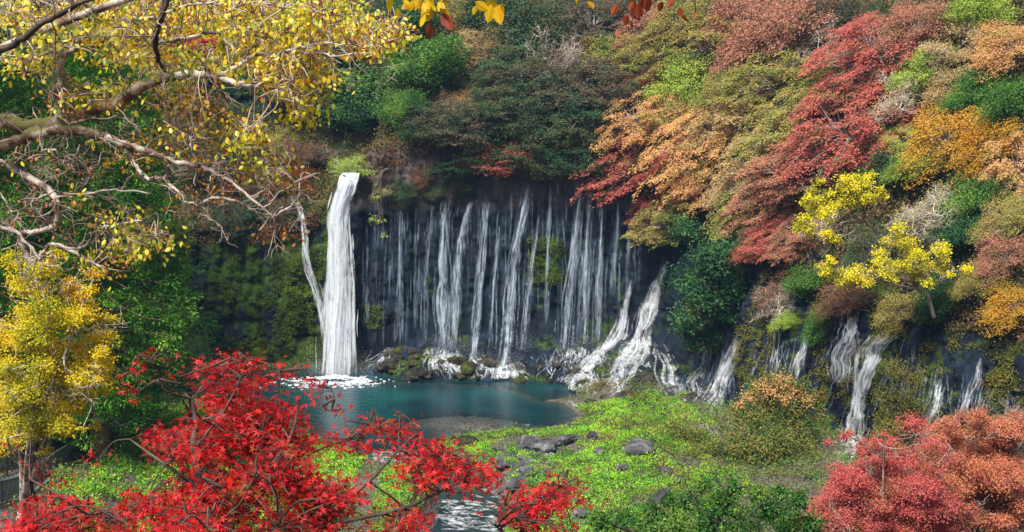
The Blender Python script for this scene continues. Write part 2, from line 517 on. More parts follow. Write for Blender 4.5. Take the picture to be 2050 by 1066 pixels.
def build_cliff():
    C = smooth_line(CT, 24)
    seg = np.r_[0, np.cumsum(np.linalg.norm(np.diff(C[:, :2], axis=0), axis=1))]
    # resample: fine where the photo looks
    s, pos = 0.0, []
    while s < seg[-1]:
        pos.append(s)
        x = np.interp(s, seg, C[:, 0]); y = np.interp(s, seg, C[:, 1])
        s += .2 if (y > 66 and x > -36) else 1.2
    pos = np.array(pos)
    C = np.stack([np.interp(pos, seg, C[:, k]) for k in range(8)], 1)
    # smoothed outward normal
    Tn = np.gradient(C[:, :2], axis=0) / np.gradient(pos)[:, None]
    k = 15
    ker = np.ones(k) / k
    Tn = np.stack([np.convolve(np.pad(Tn[:, i], k // 2, 'edge'), ker, 'valid') for i in (0, 1)], 1)
    Tn = Tn / np.linalg.norm(Tn, axis=1, keepdims=True)
    N = np.stack([-Tn[:, 1], Tn[:, 0]], 1)      # walking left->right, outward is to the left
    rows = []
    B = C[:, :2]
    ap, ah, rim, sb, fl, sl = [C[:, i] for i in range(2, 8)]
    for t in np.linspace(0, 1, 22, endpoint=False):
        P = B - N * (ap * (1 - t))[:, None]
        z = -.6 + (ah + .6) * t ** .9
        w = min(1, t * 3)
        bump = (fbm(P[:, 0] * .8, P[:, 1] * .8, 0, 4, 3) * .9 + fbm(P[:, 0] * 2.6, P[:, 1] * 2.6, 0, 3, 5) * .4) * w
        rows.append(np.c_[P, z + bump * np.minimum(1, ap / 3)])
    nw = 110
    for t in np.linspace(0, 1, nw):
        z = ah + (rim - ah) * t
        off = sb * (t ** 1.4)
        sarr = pos
        d = fbm(sarr * .16, z * .05, 0, 3, 11) * 1.0            # buttresses
        d = d + np.abs(fbm(sarr * .9, z * .08, 0, 4, 21)) * 1.5  # vertical flutes
        d = d + fbm(sarr * .5, z * .9, 0, 4, 31) * .45         # ledges
        d = d + fbm(sarr * 2.2, z * 1.1, 0, 3, 41) * .3
        d = d + fbm(sarr * 5, z * 3.2, 0, 2, 43) * .16
        edge = min(1, t * 6) 
        P = B + N * (off + d * edge)[:, None]
        zz = z + fbm(sarr * .7, z * .7, 2, 3, 51) * .3 * edge
        rows.append(np.c_[P, zz])
    last = rows[-1]
    dd = 0.0
    while dd < 150:
        dd += .5 if dd < 45 else 4
        h = np.maximum(0, dd - fl) * np.tan(np.radians(sl))
        cap = 52 + rim * .2
        h = cap * (1 - np.exp(-h / cap * 1.0 - (h / cap) ** 3 * .2))
        P = last[:, :2] + N * dd
        z = rim + h + (fbm(P[:, 0] * .12, P[:, 1] * .12, 0, 3, 61) * 3.0 + fbm(P[:, 0] * .6, P[:, 1] * .6, 0, 3, 62) * .7) * min(1, dd / 8)
        rows.append(np.c_[P, z])
    V = np.array(rows)
    nr, nc = V.shape[:2]
    return V, nr, nc, 22 + nw - 1
CV, CNR, CNC, RIMROW = build_cliff()
wallrows = RIMROW + 3
g = Geo().add(CV[:wallrows].reshape(-1, 3), grid_faces(wallrows, CNC)[:, ::-1])
cliff = g.build("cliff", CLIFF, smooth=True)
tag(cliff, "dark wet basalt cliff curving round the plunge pool", kind="structure")
g = Geo().add(CV[wallrows - 1:].reshape(-1, 3), grid_faces(CNR - wallrows + 1, CNC)[:, ::-1])
hill = g.build("hillside", HILLSOIL, smooth=True)
tag(hill, "steep wooded slope rising above the cliff", kind="structure")

POOL = [at_z(x, y, 0) for x, y in [(430, 790), (470, 800), (560, 830), (640, 872), (700, 892), (760, 905), (800, 905), (850, 888), (905, 872),
        (1000, 862), (1080, 860), (1135, 850), (1160, 832), (1130, 808), (1085, 800), (1050, 785), (1000, 772), (900, 765), (740, 762), (560, 757), (430, 757)]]
POOL = np.array([(p.x, p.y) for p in POOL])
STREAM_PX = [(770, 895, 0), (785, 915, -.1), (815, 940, -.3), (880, 968, -.5), (940, 1000, -.7), (950, 1040, -.9), (920, 1075, -1.0), (900, 1130, -1.1)]
STREAM = np.array([tuple(at_z(x, y, z)) for x, y, z in STREAM_PX])
STREAM_W = np.array([2.2, 1.8, 1.7, 1.8, 2.0, 2.4, 2.4, 2.4])

def polydist(x, y, poly):
    sh = x.shape
    x, y = x.ravel(), y.ravel()
    best = np.full(x.shape, 1e9)
    ins = np.zeros(x.shape, bool)
    n = len(poly)
    for i in range(n):
        a, b = poly[i], poly[(i + 1) % n]
        dx, dy = b - a
        t = np.clip(((x - a[0]) * dx + (y - a[1]) * dy) / (dx * dx + dy * dy), 0, 1)
        best = np.minimum(best, np.hypot(x - a[0] - t * dx, y - a[1] - t * dy))
        cnd = ((a[1] > y) != (b[1] > y))
        with np.errstate(divide='ignore', invalid='ignore'):
            xi = dx * (y - a[1]) / (dy if dy else 1e-9) + a[0]
        ins ^= cnd & (x < xi)
    return np.where(ins, -best, best).reshape(sh)

def linedist(x, y, line, vals):
    best = np.full(x.shape, 1e9); out = [np.zeros(x.shape) for _ in vals]
    for i in range(len(line) - 1):
        a, b = line[i][:2], line[i + 1][:2]
        dx, dy = b - a
        t = np.clip(((x - a[0]) * dx + (y - a[1]) * dy) / (dx * dx + dy * dy), 0, 1)
        d = np.hypot(x - a[0] - t * dx, y - a[1] - t * dy)
        m = d < best
        best = np.where(m, d, best)
        for o, v in zip(out, vals):
            o[m] = (v[i] + (v[i + 1] - v[i]) * t)[m]
    return best, out

def ground_h(x, y):
    x = np.asarray(x, float); y = np.asarray(y, float)
    sdp = polydist(x, y, POOL)
    nz = fbm(x * .25, y * .25, 0, 4, 71)
    fl = .55 + np.clip(sdp, 0, 3) * .12 + nz * .7
    # meadow hump right of the stream
    fl = fl + 1.0 * np.exp(-(((x - 9) / 9) ** 2 + ((y - 86) / 8) ** 2))
    # left bank climbs to the left
    fl = fl + np.clip((-x - 14 - np.clip(88 - y, -10, 0) * .3) * .30, 0, 9)
    fl = fl - np.clip((70 - y) * .10, 0, 2.2) * np.exp(-((x - 0) / 8) ** 2)
    # pool
    depth = np.minimum(2.4, -sdp * .5)
    bar = np.exp(-((((x + 4.0) / 7.5) ** 2 + ((y - 93) / 4.6) ** 2)) ** 2)
    depth = depth * (1 - .93 * bar) + nz * .12 * bar
    fl = np.where(sdp < 0, -depth, np.minimum(fl, -0.02 + sdp * .16 + np.maximum(nz, 0) * .15))
    fl = np.where((sdp > 0) & (y > 100.5) & (x < 5.5), -.6, fl)
    # stream
    d, (w, zs) = linedist(x, y, STREAM, [STREAM_W, STREAM[:, 2]])
    k = np.clip((d - w * .75) / (w * .7), 0, 1)
    fl = np.where(sdp > 0, fl * k + (zs - .35 + nz * .3) * (1 - k), fl)
    # the slope below the lookout
    near = 19.9 - .372 * (y - 2) + nz * .5 * np.clip((y - 6) / 10, 0, 1)
    near = np.minimum(near, 19.9)
    near = near - .0 * x
    fl = np.maximum(fl, near)
    return fl

def axis(lo, hi, step, far, n=14):
    mid = np.arange(lo, hi, step)
    g_ = np.geomspace(1, far, n)
    return np.r_[(lo - g_)[::-1], mid, hi + g_]
gx = axis(-34, 34, .3, 500); gy = axis(52, 116, .3, 500)
gy = np.r_[gy[gy < 50][:-1], np.arange(-5, 52, 1.2), gy[gy >= 52]]
gy = np.unique(gy)
GX, GY = np.meshgrid(gx, gy)
GZ = ground_h(GX, GY) + fbm(GX * 1.3, GY * 1.3, 0, 3, 81) * .08
g = Geo().add(np.stack([GX, GY, GZ], -1).reshape(-1, 3), grid_faces(len(gy), len(gx)))
ground = g.build("ground", GROUND, smooth=True)
tag(ground, "stony gorge floor and banks", kind="structure")

def bvh_of(o):
    me = o.data
    v = np.empty(len(me.vertices) * 3, np.float32); me.vertices.foreach_get("co", v)
    v = v.reshape(-1, 3)
    f = np.empty(len(me.loops), np.int32); me.loops.foreach_get("vertex_index", f)
    return BVHTree.FromPolygons([Vector(p) for p in v.tolist()], f.reshape(-1, 4).tolist())
BC, BH, BG = bvh_of(cliff), bvh_of(hill), bvh_of(ground)
EYE = Vector((0, 0, CAMZ))

def hit(px, py, what=(BC, BH, BG)):
    d = ray(px, py).normalized()
    best = None
    for b in what:
        r = b.ray_cast(EYE, d)
        if r[0] is not None and (best is None or r[3] < best[1]):
            best = (r[0], r[3], r[1])
    return best

def zat(x, y):
    z = -1e9
    for b in (BC, BH, BG):
        r = b.ray_cast(Vector((x, y, 300)), Vector((0, 0, -1)))
        if r[0] is not None: z = max(z, r[0].z)
    return z

# ------------------------------------------------------------------ water of the pool and stream
wx = np.arange(-36, 14, .5); wy = np.arange(84, 114.5, .5)
WX, WY = np.meshgrid(wx, wy)
g = Geo().add(np.stack([WX, WY, np.zeros_like(WX)], -1).reshape(-1, 3), grid_faces(len(wy), len(wx)))
pool = g.build("pool_water", WATER, smooth=True)
dep = np.clip(-ground_h(WX, WY), 0, 2.4).ravel() / 2.4
a_ = pool.data.attributes.new("depth", 'FLOAT', 'POINT'); a_.data.foreach_set("value", dep.astype(np.float32))
tag(pool, "deep teal plunge pool below the waterfalls", kind="structure")

SL = smooth_line(np.c_[STREAM, STREAM_W], 8)
T_ = nrm(np.gradient(SL[:, :2], axis=0)); NN = np.stack([-T_[:, 1], T_[:, 0]], 1)
rows = []
for u in np.linspace(-1.4, 1.4, 17):
    P = SL[:, :2] + NN * (SL[:, 3] * u)[:, None]
    rows.append(np.c_[P, SL[:, 2] + .02 + fbm(P[:, 0] * 1.2, P[:, 1] * 1.2, 0, 3, 91) * .10])
V = np.array(rows)
stream = Geo().add(V.reshape(-1, 3), grid_faces(*V.shape[:2])).build("stream_water", WATER, smooth=True)
a_ = stream.data.attributes.new("depth", 'FLOAT', 'POINT'); a_.data.foreach_set("value", np.full(V.shape[0] * V.shape[1], .16, np.float32))
tag(stream, "shallow stream leaving the pool between the banks", kind="structure")

# ------------------------------------------------------------------ waterfalls
def strand(g, P, w, face=None):
    """thin ribbon along P with widths w, facing roughly the viewer side of the cliff"""
    P = np.asarray(P, float); n = len(P)
    T = nrm(np.gradient(P, axis=0))
    f = np.array([RN.normal(0, .5), -1, .3]) if face is None else face
    X = nrm(np.cross(T, f))
    A = P - X * w[:, None] / 2; B = P + X * w[:, None] / 2
    V = np.stack([A, P, B], 1).reshape(-1, 3)
    i = np.arange(n - 1) * 3
    g.add(V, np.concatenate([np.stack([i, i + 1, i + 4, i + 3], -1), np.stack([i + 1, i + 2, i + 5, i + 4], -1)]))
    e = np.minimum(1, np.minimum((np.arange(n) + .35) / (n * .22), (n - .65 - np.arange(n)) / (n * .22)))
    if not hasattr(g, 'fade'): g.fade = []
    g.fade.append(np.stack([e * 0, e, e * 0], 1).ravel())

def water_build(g, name, mat):
    o = g.build(name, mat)
    a_ = o.data.attributes.new("fade", 'FLOAT', 'POINT'); a_.data.foreach_set("value", np.concatenate(g.fade).astype(np.float32))
    return o

def fall(label, path, n, wid=.09, mat=None, wob=.25, out=.25, name="waterfall", group=None, spread=None, short=.35, hug=True, Yfix=None):
    """path: [(px,py,width px)] from lip to foot"""
    A = smooth_line(np.array(path, float), 5)
    L = abs(path[-1][1] - path[0][1])
    m = max(8, int(L / 9))
    t0 = np.linspace(0, 1, len(A)); tt = np.linspace(0, 1, m)
    A = np.stack([np.interp(tt, t0, A[:, k]) for k in range(3)], 1)
    # centre depth along the fall
    Y = []
    for x, y, w in A:
        hs = [hit(x + dx * w * .5, y, (BC, BH, BG)) for dx in (-.6, 0, .6)]
        hs = [h[0].y for h in hs if h]
        Y.append(min(hs) if hs else (Y[-1] if Y else 112))
    Y = np.array(Y)
    if hug:
        Y = np.minimum.accumulate(Y)
    kk = 9 if hug else 3
    Y = np.convolve(np.pad(Y, kk // 2, 'edge'), np.ones(kk) / kk, 'valid')
    if hug: Y = Y - .25
    if Yfix: Y = np.interp(tt, [0, .15, 1], Yfix)
    g = Geo()
    for k in range(n):
        u = np.clip(RN.normal(0, .44), -1.2, 1.2)
        stray = RN.random() < .14
        if stray: u = np.clip(RN.normal(0, .75), -1.5, 1.5)
        ln = RN.uniform(.06, .16) if stray else RN.uniform(.12, .42) if RN.random() < short else RN.uniform(.5, 1.0)
        s0 = RN.uniform(-.12 if Yfix else -.03, 1 - ln * .6)
        s1 = min(1.01, s0 + ln)
        sel = (tt >= s0) & (tt <= s1)
        if sel.sum() < 4: continue
        a = A[sel]
        wobx = fbm(tt[sel] * 7, u * 1.3 + len(path), 0, 3, 5) * wob + fbm(tt[sel] * 9 + RN.uniform(0, 99), k * 3.7, 0, 2, 5) * wob * .22
        P = []
        for (x, y, w), yy, wb in zip(a, Y[sel], wobx):
            q = at_y(x + w * .5 * (u + wb), y, yy - out - .3 * abs(u) * 0)
            P.append(q)
        P = np.array([tuple(q) for q in P])
        P[:, 1] -= RN.uniform(0, .5) * (1 - min(1, abs(u)))
        ww = wid * RN.uniform(.5, 1.6) * np.sin(np.linspace(.35, np.pi - .25, len(P))) ** .4
        strand(g, P, ww)
    o = water_build(g, name, mat or FOAM)
    tag(o, label, "waterfall", group)
    return o

fall("tall wide white main waterfall plunging into the teal pool",
     [(704, 346, 28), (699, 362, 32), (691, 385, 34), (683, 410, 32), (679, 440, 34), (680, 490, 40), (680, 550, 46), (678, 620, 50), (675, 690, 56), (674, 766, 66)],
     1100, .26, FOAMCORE, wob=.3, out=.5, short=.75, Yfix=(113.0, 112.2, 111.6))
fall("slim white side fall slanting down to join the main waterfall's left edge",
     [(577, 383, 7), (590, 402, 10), (604, 430, 13), (610, 475, 13), (617, 530, 14), (632, 580, 15), (648, 640, 16), (656, 700, 14)], 80, .11, FOAMMID, wob=.8)
G1 = "thin curtain falls along the back cliff"
thin = [
 ("first faint thread of water right of the main waterfall", [(740, 440, 8), (738, 560, 12), (735, 660, 16)], 14),
 ("faint thin fall just right of the hanging yellow branch", [(803, 414, 7), (800, 520, 12), (797, 640, 18), (795, 690, 20)], 50),
 ("hair-thin thread between the hanging branch and the widest curtain fall", [(834, 420, 6), (832, 520, 10), (830, 660, 12)], 16),
 ("narrow fall at the left flank of the widest curtain fall", [(868, 412, 8), (860, 480, 12), (853, 560, 14), (850, 690, 16)], 40),
 ("widest bright curtain fall in the middle of the back cliff", [(893, 404, 22), (889, 460, 30), (886, 540, 36), (886, 620, 38), (890, 700, 44)], 260),
 ("slanting white fall touching the right of the widest curtain", [(942, 404, 12), (930, 440, 18), (920, 500, 22), (911, 580, 26), (905, 700, 36)], 120),
 ("bright straight narrow fall ending on the dark ledge rocks", [(976, 402, 10), (970, 450, 15), (962, 540, 22), (952, 640, 26), (946, 720, 30)], 120),
 ("soft veil of water between two brighter mid-cliff falls", [(1000, 420, 10), (992, 540, 16), (985, 700, 24)], 40),
 ("long leaning fall dropping from the highest spring at mid cliff", [(1062, 368, 14), (1046, 430, 20), (1030, 520, 30), (1020, 620, 34), (1010, 750, 44)], 200),
 ("lower white fall beside the mossy patch at mid cliff", [(1078, 430, 8), (1066, 520, 12), (1056, 600, 16), (1046, 700, 20)], 70),
 ("faint double thread left of the mossy green patch", [(1104, 362, 7), (1098, 480, 12), (1092, 650, 14)], 30),
 ("tall leaning fall just right of the mossy green patch", [(1166, 350, 18), (1156, 430, 20), (1146, 520, 24), (1136, 620, 28), (1130, 700, 32)], 120),
 ("second of the three tall straight falls under the dark trees", [(1184, 352, 12), (1176, 450, 14), (1170, 560, 18), (1166, 690, 22)], 80),
 ("third and straightest of the tall falls under the dark trees", [(1206, 348, 12), (1202, 450, 14), (1197, 560, 16), (1194, 690, 18)], 90),
 ("faint veil left of the diagonal rock cascade", [(1240, 390, 9), (1234, 480, 14), (1224, 600, 20)], 40),
 ("rightmost faint thread of the back cliff near its shaded corner", [(1266, 392, 7), (1260, 470, 12), (1254, 560, 14)], 26),
]
for lab, path, n in thin:
    path = [(x, y, w_ * (1.0 if i_ else 1.7) * .85) for i_, (x, y, w_) in enumerate(path)]
    fall(lab, path, int(n * (.8 if n > 60 else 1.1)), .15, FOAMTHIN if n < 60 else FOAM, wob=.4, out=.2, group=G1, short=.8)
g = Geo()
for k in range(230):
    x = RN.uniform(722, 1285); y0 = np.interp(x, [722, 880, 1060, 1200, 1285], [430, 410, 365, 352, 400]) + RN.uniform(0, 190)
    y1 = min(y0 + RN.uniform(40, 170), np.interp(x, [722, 1150, 1285], [700, 700, 580]))
    pts, yy = [], y0
    dr = RN.normal(-.03, .03)
    while yy < y1:
        h = hit(x, yy, (BC,))
        if h: pts.append(tuple(h[0] + Vector((0, -.22, 0))))
        yy += 9; x += dr * 9 + RN.normal(0, .5)
    if len(pts) > 4:
        pts = np.array(pts); pts[:, 1] = np.convolve(np.pad(pts[:, 1], 2, 'edge'), np.ones(5) / 5, 'valid')
        strand(g, pts, np.full(len(pts), RN.uniform(.08, .2)))
tag(water_build(g, "trickles", FOAMTHIN), "countless faint trickles running down the dark back cliff", "water", kind="stuff")
g = Geo()
for k in range(260):
    x = RN.uniform(1370, 2045); y0 = np.interp(x, [1370, 1500, 1620, 1700, 1800, 1900, 2045], [700, 690, 650, 630, 670, 740, 770]) + abs(RN.normal(0, 50))
    if fbm(x * .02, 3.3, 0, 2, 77) < -.05: continue
    y1 = y0 + RN.uniform(30, 150)
    pts, yy = [], y0
    dr = RN.normal(-.25, .15)
    while yy < y1:
        h = hit(x, yy, (BC,))
        if h: pts.append(tuple(h[0] + Vector((0, -.2, .05))))
        yy += 7; x += dr * 7 + RN.normal(0, 1.2)
    if len(pts) > 4:
        strand(g, pts, np.full(len(pts), RN.uniform(.06, .2)))
tag(water_build(g, "trickles", FOAM), "countless small white trickles over the dark right-hand rock wall", "water", kind="stuff")
G2 = "cascades over the rocks at the right of the pool"
casc = [
 ("white cascade running diagonally down the dark rocks toward the pool", [(1262, 560, 8), (1250, 620, 22), (1235, 670, 36), (1200, 710, 34), (1172, 740, 40), (1150, 760, 44)], 170, .09),
 ("broad bright cascade fanning over the rocks left of the ivy tree", [(1332, 528, 14), (1318, 570, 26), (1300, 620, 40), (1285, 670, 58), (1262, 715, 78), (1248, 752, 84)], 330, .10),
 ("short white curtain falling beneath the dark ivy tree", [(1322, 690, 24), (1330, 720, 40), (1342, 760, 46), (1352, 792, 30)], 160, .09),
 ("forked white fall over black rock just right of the ivy tree", [(1424, 690, 18), (1410, 720, 40), (1392, 760, 48), (1384, 800, 40)], 90, .08),
 ("stepped lacy cascade beside the round bush", [(1478, 672, 16), (1462, 720, 30), (1436, 780, 50), (1420, 815, 56), (1402, 845, 60)], 140, .07),
 ("small bright fall behind the left edge of the round bush", [(1624, 636, 12), (1612, 680, 18), (1598, 720, 24), (1588, 760, 26)], 80, .06),
 ("broad lacy fall on dark rock right of the green climber", [(1708, 622, 26), (1700, 660, 44), (1688, 710, 50), (1680, 765, 40)], 170, .06),
 ("longest white cascade on the right wall beside the mossy buttress", [(1772, 664, 70), (1748, 700, 66), (1730, 750, 48), (1716, 810, 40), (1704, 870, 44), (1690, 935, 44)], 360, .065),
 ("narrow fall right of the mossy buttress above the pink tree", [(1882, 752, 12), (1874, 790, 24), (1862, 830, 26), (1848, 880, 26)], 100, .055),
 ("faint double fall at the far right of the rock wall", [(1962, 716, 16), (1948, 770, 26), (1932, 835, 34)], 70, .05),
 ("short thread of water at the right edge of the rock wall", [(1980, 780, 8), (1974, 810, 12), (1968, 845, 14)], 30, .05),
 ("tiny white cascade in the grass below the round bush", [(1446, 908, 8), (1440, 925, 16), (1434, 948, 26)], 50, .06),
 ("dim fall in the shade between the ivy tree and the small green climber", [(1560, 600, 10), (1556, 680, 16), (1548, 740, 18)], 36, .05),
]
for lab, path, n, w in casc:
    fall(lab, path, int(n * 1.4), w * 2.1, FOAMMID, wob=.5, out=.15, group=G2, hug=False, short=.85)

# rivulets webbing over the apron rocks below the curtain
g = Geo()
SRC = [(870, 700), (890, 705), (905, 712), (945, 715), (960, 720), (1000, 730), (1010, 735), (1030, 728), (780, 700), (1130, 700), (1165, 700), (1195, 705), (1090, 715),
       (1150, 755), (1175, 745), (1250, 745), (1100, 790), (1130, 785), (1350, 790), (1400, 840)]
WTS = [3, 6, 5, 4, 4, 6, 6, 3, 2, 3, 3, 2, 1, 5, 4, 6, 6, 5, 3, 2]
for (sx, sy), wt in zip(SRC, WTS):
    for k in range(wt * 16):
        x, y = sx + RN.normal(0, 13), sy + abs(RN.normal(0, 16)) - 4
        vx = RN.normal(0, 1.6) + (-2.5 if sx in (780, 1250, 1150) else (1.0 if sx < 1040 else 0))
        pts = []
        for i in range(RN.integers(4, 9)):
            h = hit(x, y)
            if not h or (h[0].z < .02): break
            p = h[0] + Vector((0, -.05, .09))
            pts.append(tuple(p))
            x += vx + RN.normal(0, 2.2); y += RN.uniform(2, 5.5)
            vx += RN.normal(0, .5)
        if len(pts) > 3:
            strand(g, pts, np.full(len(pts), RN.uniform(.04, .16)), np.array([0, -.8, .8]))
riv = water_build(g, "rivulets", FOAMRIV)
tag(riv, "web of white rivulets over the dark rocks at the foot of the falls", "water", kind="stuff")

# foam on the pool and stream
def foam_patch(g, px, py, rx, ry, n, z=0.03, size=.35):
    c_ = at_z(px, py, z)
    for k in range(n):
        a = RN.uniform(0, 2 * math.pi); q = abs(RN.normal(0, .45))
        x, y = c_.x + rx * q * math.cos(a), c_.y + ry * q * math.sin(a)
        s = size * RN.uniform(.4, 1.3) * max(.35, 1.2 - q * .6)
        aa = np.linspace(0, 2 * np.pi, 9)[:-1] + RN.uniform(0, 1)
        rr = s * RN.uniform(.55, 1.2, 8)
        V = np.c_[x + np.cos(aa) * rr * 1.5, y + np.sin(aa) * rr * 1.0, np.full(8, z + RN.uniform(0, .22) * max(0, 1 - q)) + RN.normal(0, .04, 8)]
        g.add(V, np.arange(8)[None])
g = Geo()
foam_patch(g, 668, 765, 5.4, 3.0, 800, .03, .22)
foam_patch(g, 672, 760, 2.6, 1.1, 700, .2, .22)
foam_patch(g, 672, 757, 2.0, .7, 400, .45, .2)
for sx, sy, k in ((1110, 795, 60), (1150, 775, 40), (1020, 772, 30), (950, 768, 14), (1200, 760, 30)):
    pass
tag(g.build("foam", FOAMFLAT), "white foam spreading where the main waterfall meets the pool", "foam", kind="stuff")
g = Geo()
def ripples(px0, px1, py0, py1, n, z):
    for k in range(n):
        x = RN.uniform(px0, px1); y = RN.uniform(py0, py1)
        p0 = at_z(x, y, z)
        L = RN.uniform(.4, 1.3)
        ang = RN.normal(-.2, .35)
        m = 7
        t = np.linspace(-.5, .5, m)
        P = np.c_[p0.x + t * L * math.cos(ang), p0.y + t * L * math.sin(ang) + fbm(t * 4 + k, k * 1.3, 0, 2) * .2, np.full(m, p0.z + .1) + RN.uniform(0, .06)]
        strand(g, P, np.full(m, RN.uniform(.1, .3)) * np.sin(np.linspace(.3, 2.8, m)), np.array([0, -.3, 1.]))
ripples(735, 835, 905, 935, 120, -.15)
ripples(880, 1000, 1005, 1066, 120, -.8)
ripples(930, 1030, 940, 1000, 20, -.5)
tag(water_build(g, "rapids", FOAMRIV), "white rapids on the stream between red maple and green bank", "water", kind="stuff")

# ------------------------------------------------------------------ tree prototypes (crown radius about 4 m)
def limbs_to(g, base, targets, r0=.16, curve=.35, sides=5):
    base = np.array(base, float)
    for t in targets:
        t = np.array(t, float)
        s = RN.uniform(.35, .85)
        p0 = np.array([0, 0, base[2] * s]) if base[2] > 0 else base
        mid = (p0 + t) / 2 + np.array([0, 0, curve]) + RN.normal(0, .25, 3)
        P = smooth_line([p0, mid, t], 4)
        tube(g, P, np.linspace(r0 * .55, r0 * .12, len(P)), sides)

HC = 4.6
def crown_layered(seed, pads=46, per=230, flat=.55, RR=4.0, lsize=.21, tpl=T_DIA, tiers=True):
    global RN
    RN = np.random.default_rng(seed)
    g, gt = Geo(), Geo()
    tg = []
    for i in range(pads):
        rho = RR * RN.uniform(.05, 1) ** .6 * RN.uniform(.85, 1.25)
        th = RN.uniform(0, 2 * np.pi)
        zz = RN.uniform(-.75, 1.0) * RR * flat * math.sqrt(max(0.08, 1 - (rho / RR) ** 2 * .85))
        c_ = np.array([rho * math.cos(th), rho * math.sin(th), HC + zz - .25 * (rho / RR) ** 2])
        tg.append(c_ - [0, 0, .1])
        pr = RN.uniform(.4, 1.15) * RR / 4
        a = RN.uniform(0, 2 * np.pi, per); q = np.sqrt(RN.random(per))
        lob = 1 + .3 * np.sin(a * 3 + RN.uniform(0, 6)) + .18 * np.sin(a * 5 + RN.uniform(0, 6))
        r = q * pr * lob
        ox, oy = r * np.cos(a), r * np.sin(a)
        tilt = RN.normal(0, .25, 2)
        P = np.c_[c_[0] + ox, c_[1] + oy, c_[2] - .22 * (r / pr) ** 2 * pr + RN.normal(0, .11, per) + tilt[0] * ox + tilt[1] * oy]
        P[:, 2] -= .06 * np.maximum(0, np.hypot(P[:, 0], P[:, 1]) - RR * .7)
        Nn = np.c_[RN.normal(0, .7, (per, 2)), np.ones(per)]
        D = np.c_[ox, oy, np.zeros(per)] + RN.normal(0, .6, (per, 3)) * [1, 1, .5] + [0, 0, -.25]
        leaves(g, P, D, Nn, lsize * RN.uniform(.6, 1.3, per), tpl)
    tube(gt, smooth_line([(0, 0, -.6), (.1, .05, 1.2), (RN.normal(0, .2), RN.normal(0, .2), HC)], 4), np.linspace(.24, .08, 9), 7)
    limbs_to(gt, (0, 0, HC), tg)
    return g, gt

def crown_round(seed, blobs=34, per=330, RR=4.0, lsize=.22, asp=.85, tpl=T_DIA, br=(.8, 1.5)):
    global RN
    RN = np.random.default_rng(seed)
    g, gt = Geo(), Geo()
    tg = []
    for i in range(blobs):
        d = rdir(1)[0]
        q = RN.uniform(.35, .95)
        c_ = d * [1, 1, asp] * RR * q * .85 + [0, 0, HC]
        if c_[2] < .8: c_[2] = .8 + RN.random()
        b = RN.uniform(*br)
        tg.append(c_)
        n = per
        dd = rdir(n); rr = b * np.abs(RN.normal(.75, .25, n))[:, None]
        P = c_ + dd * rr * [1.1, 1.1, .75]
        P += fbm(P[:, 0] * 2, P[:, 1] * 2, P[:, 2] * 2, 2)[:, None] * dd * .7
        Nn = dd + [0, 0, .6] + RN.normal(0, .4, (n, 3))
        D = dd * .7 + RN.normal(0, .7, (n, 3)) + [0, 0, -.35]
        leaves(g, P, D, Nn, lsize * RN.uniform(.6, 1.3, n), tpl)
    tube(gt, smooth_line([(0, 0, -.6), (.1, .05, 1.2), (0, 0, HC)], 4), np.linspace(.25, .09, 9), 7)
    limbs_to(gt, (0, 0, HC), tg)
    return g, gt

def grow(g, p, d, L, r, lev, tips, rng, kink=.35, up=.1, sides=4, rmin=.008):
    n = 5
    P = [np.array(p, float)]
    dd = np.array(d, float)
    for i in range(n):
        dd = dd + rng.normal(0, kink, 3) * .5 + [0, 0, up]
        dd /= np.linalg.norm(dd)
        P.append(P[-1] + dd * L / n)
    tube(g, P, np.linspace(r, r * .55, n + 1), sides)
    tips.append((P[-1], dd, lev))
    if lev <= 0: return
    for k in range(rng.integers(2, 4) + (1 if lev > 1 else 0)):
        j = rng.integers(2, n + 1)
        nd = dd * .7 + rng.normal(0, .55, 3)
        nd /= np.linalg.norm(nd)
        grow(g, P[j], nd, L * rng.uniform(.55, .8), max(rmin, r * .5), lev - 1, tips, rng, kink, up, sides, rmin)

def crown_airy(seed, leafn=2600, lev=4, lsize=.2, RR=4, per=None):
    global RN
    RN = np.random.default_rng(seed)
    g, gt = Geo(), Geo()
    tips = []
    tube(gt, smooth_line([(0, 0, -.6), (.15, 0, 1.0), (.1, .1, 2.2)], 4), np.linspace(.22, .15, 9), 7)
    for k in range(7):
        a = k * 2 * np.pi / 7 + RN.normal(0, .3)
        grow(gt, (.1, .1, RN.uniform(1.0, 2.2)), (math.cos(a) * .9, math.sin(a) * .9, RN.uniform(.3, 1.1)), RN.uniform(1.7, 2.4), .10, lev, tips, RN, .4, .06, 4, .014)
    T = np.array([t[0] for t in tips if t[2] <= 1])
    idx = RN.integers(0, len(T), leafn)
    P = T[idx] + RN.normal(0, .22, (leafn, 3)) * [1, 1, .6]
    leaves(g, P, RN.normal(0, .7, (leafn, 3)) + [0, 0, -.5], RN.normal(0, .5, (leafn, 3)) + [0, 0, 1], lsize * RN.uniform(.6, 1.3, leafn), T_DIA)
    return g, gt

PROTO = {}
def proto(kind, pair, bark):
    g, gt = pair
    mc = g.mesh("crown", MAT['green']); mt = gt.mesh("trunk", bark, True)
    PROTO.setdefault(kind, []).append((mc, mt))
for i in range(4): proto('layer', crown_layered(100 + i, 150, 150, .95, lsize=.18), BARK)
for i in range(3): proto('round', crown_round(200 + i, 46, 330, lsize=.19), BARKDK)
for i in range(2): proto('fine', crown_round(250 + i, 44, 330, 4.0, .15, .9, T_DIA, (.6, 1.2)), BARK)
for i in range(2): proto('airy', crown_airy(300 + i, 11000, lsize=.15), BARKPALE)
for i in range(2): proto('bare', crown_airy(320 + i, 900), BARKPALE)
RN = np.random.default_rng(99)

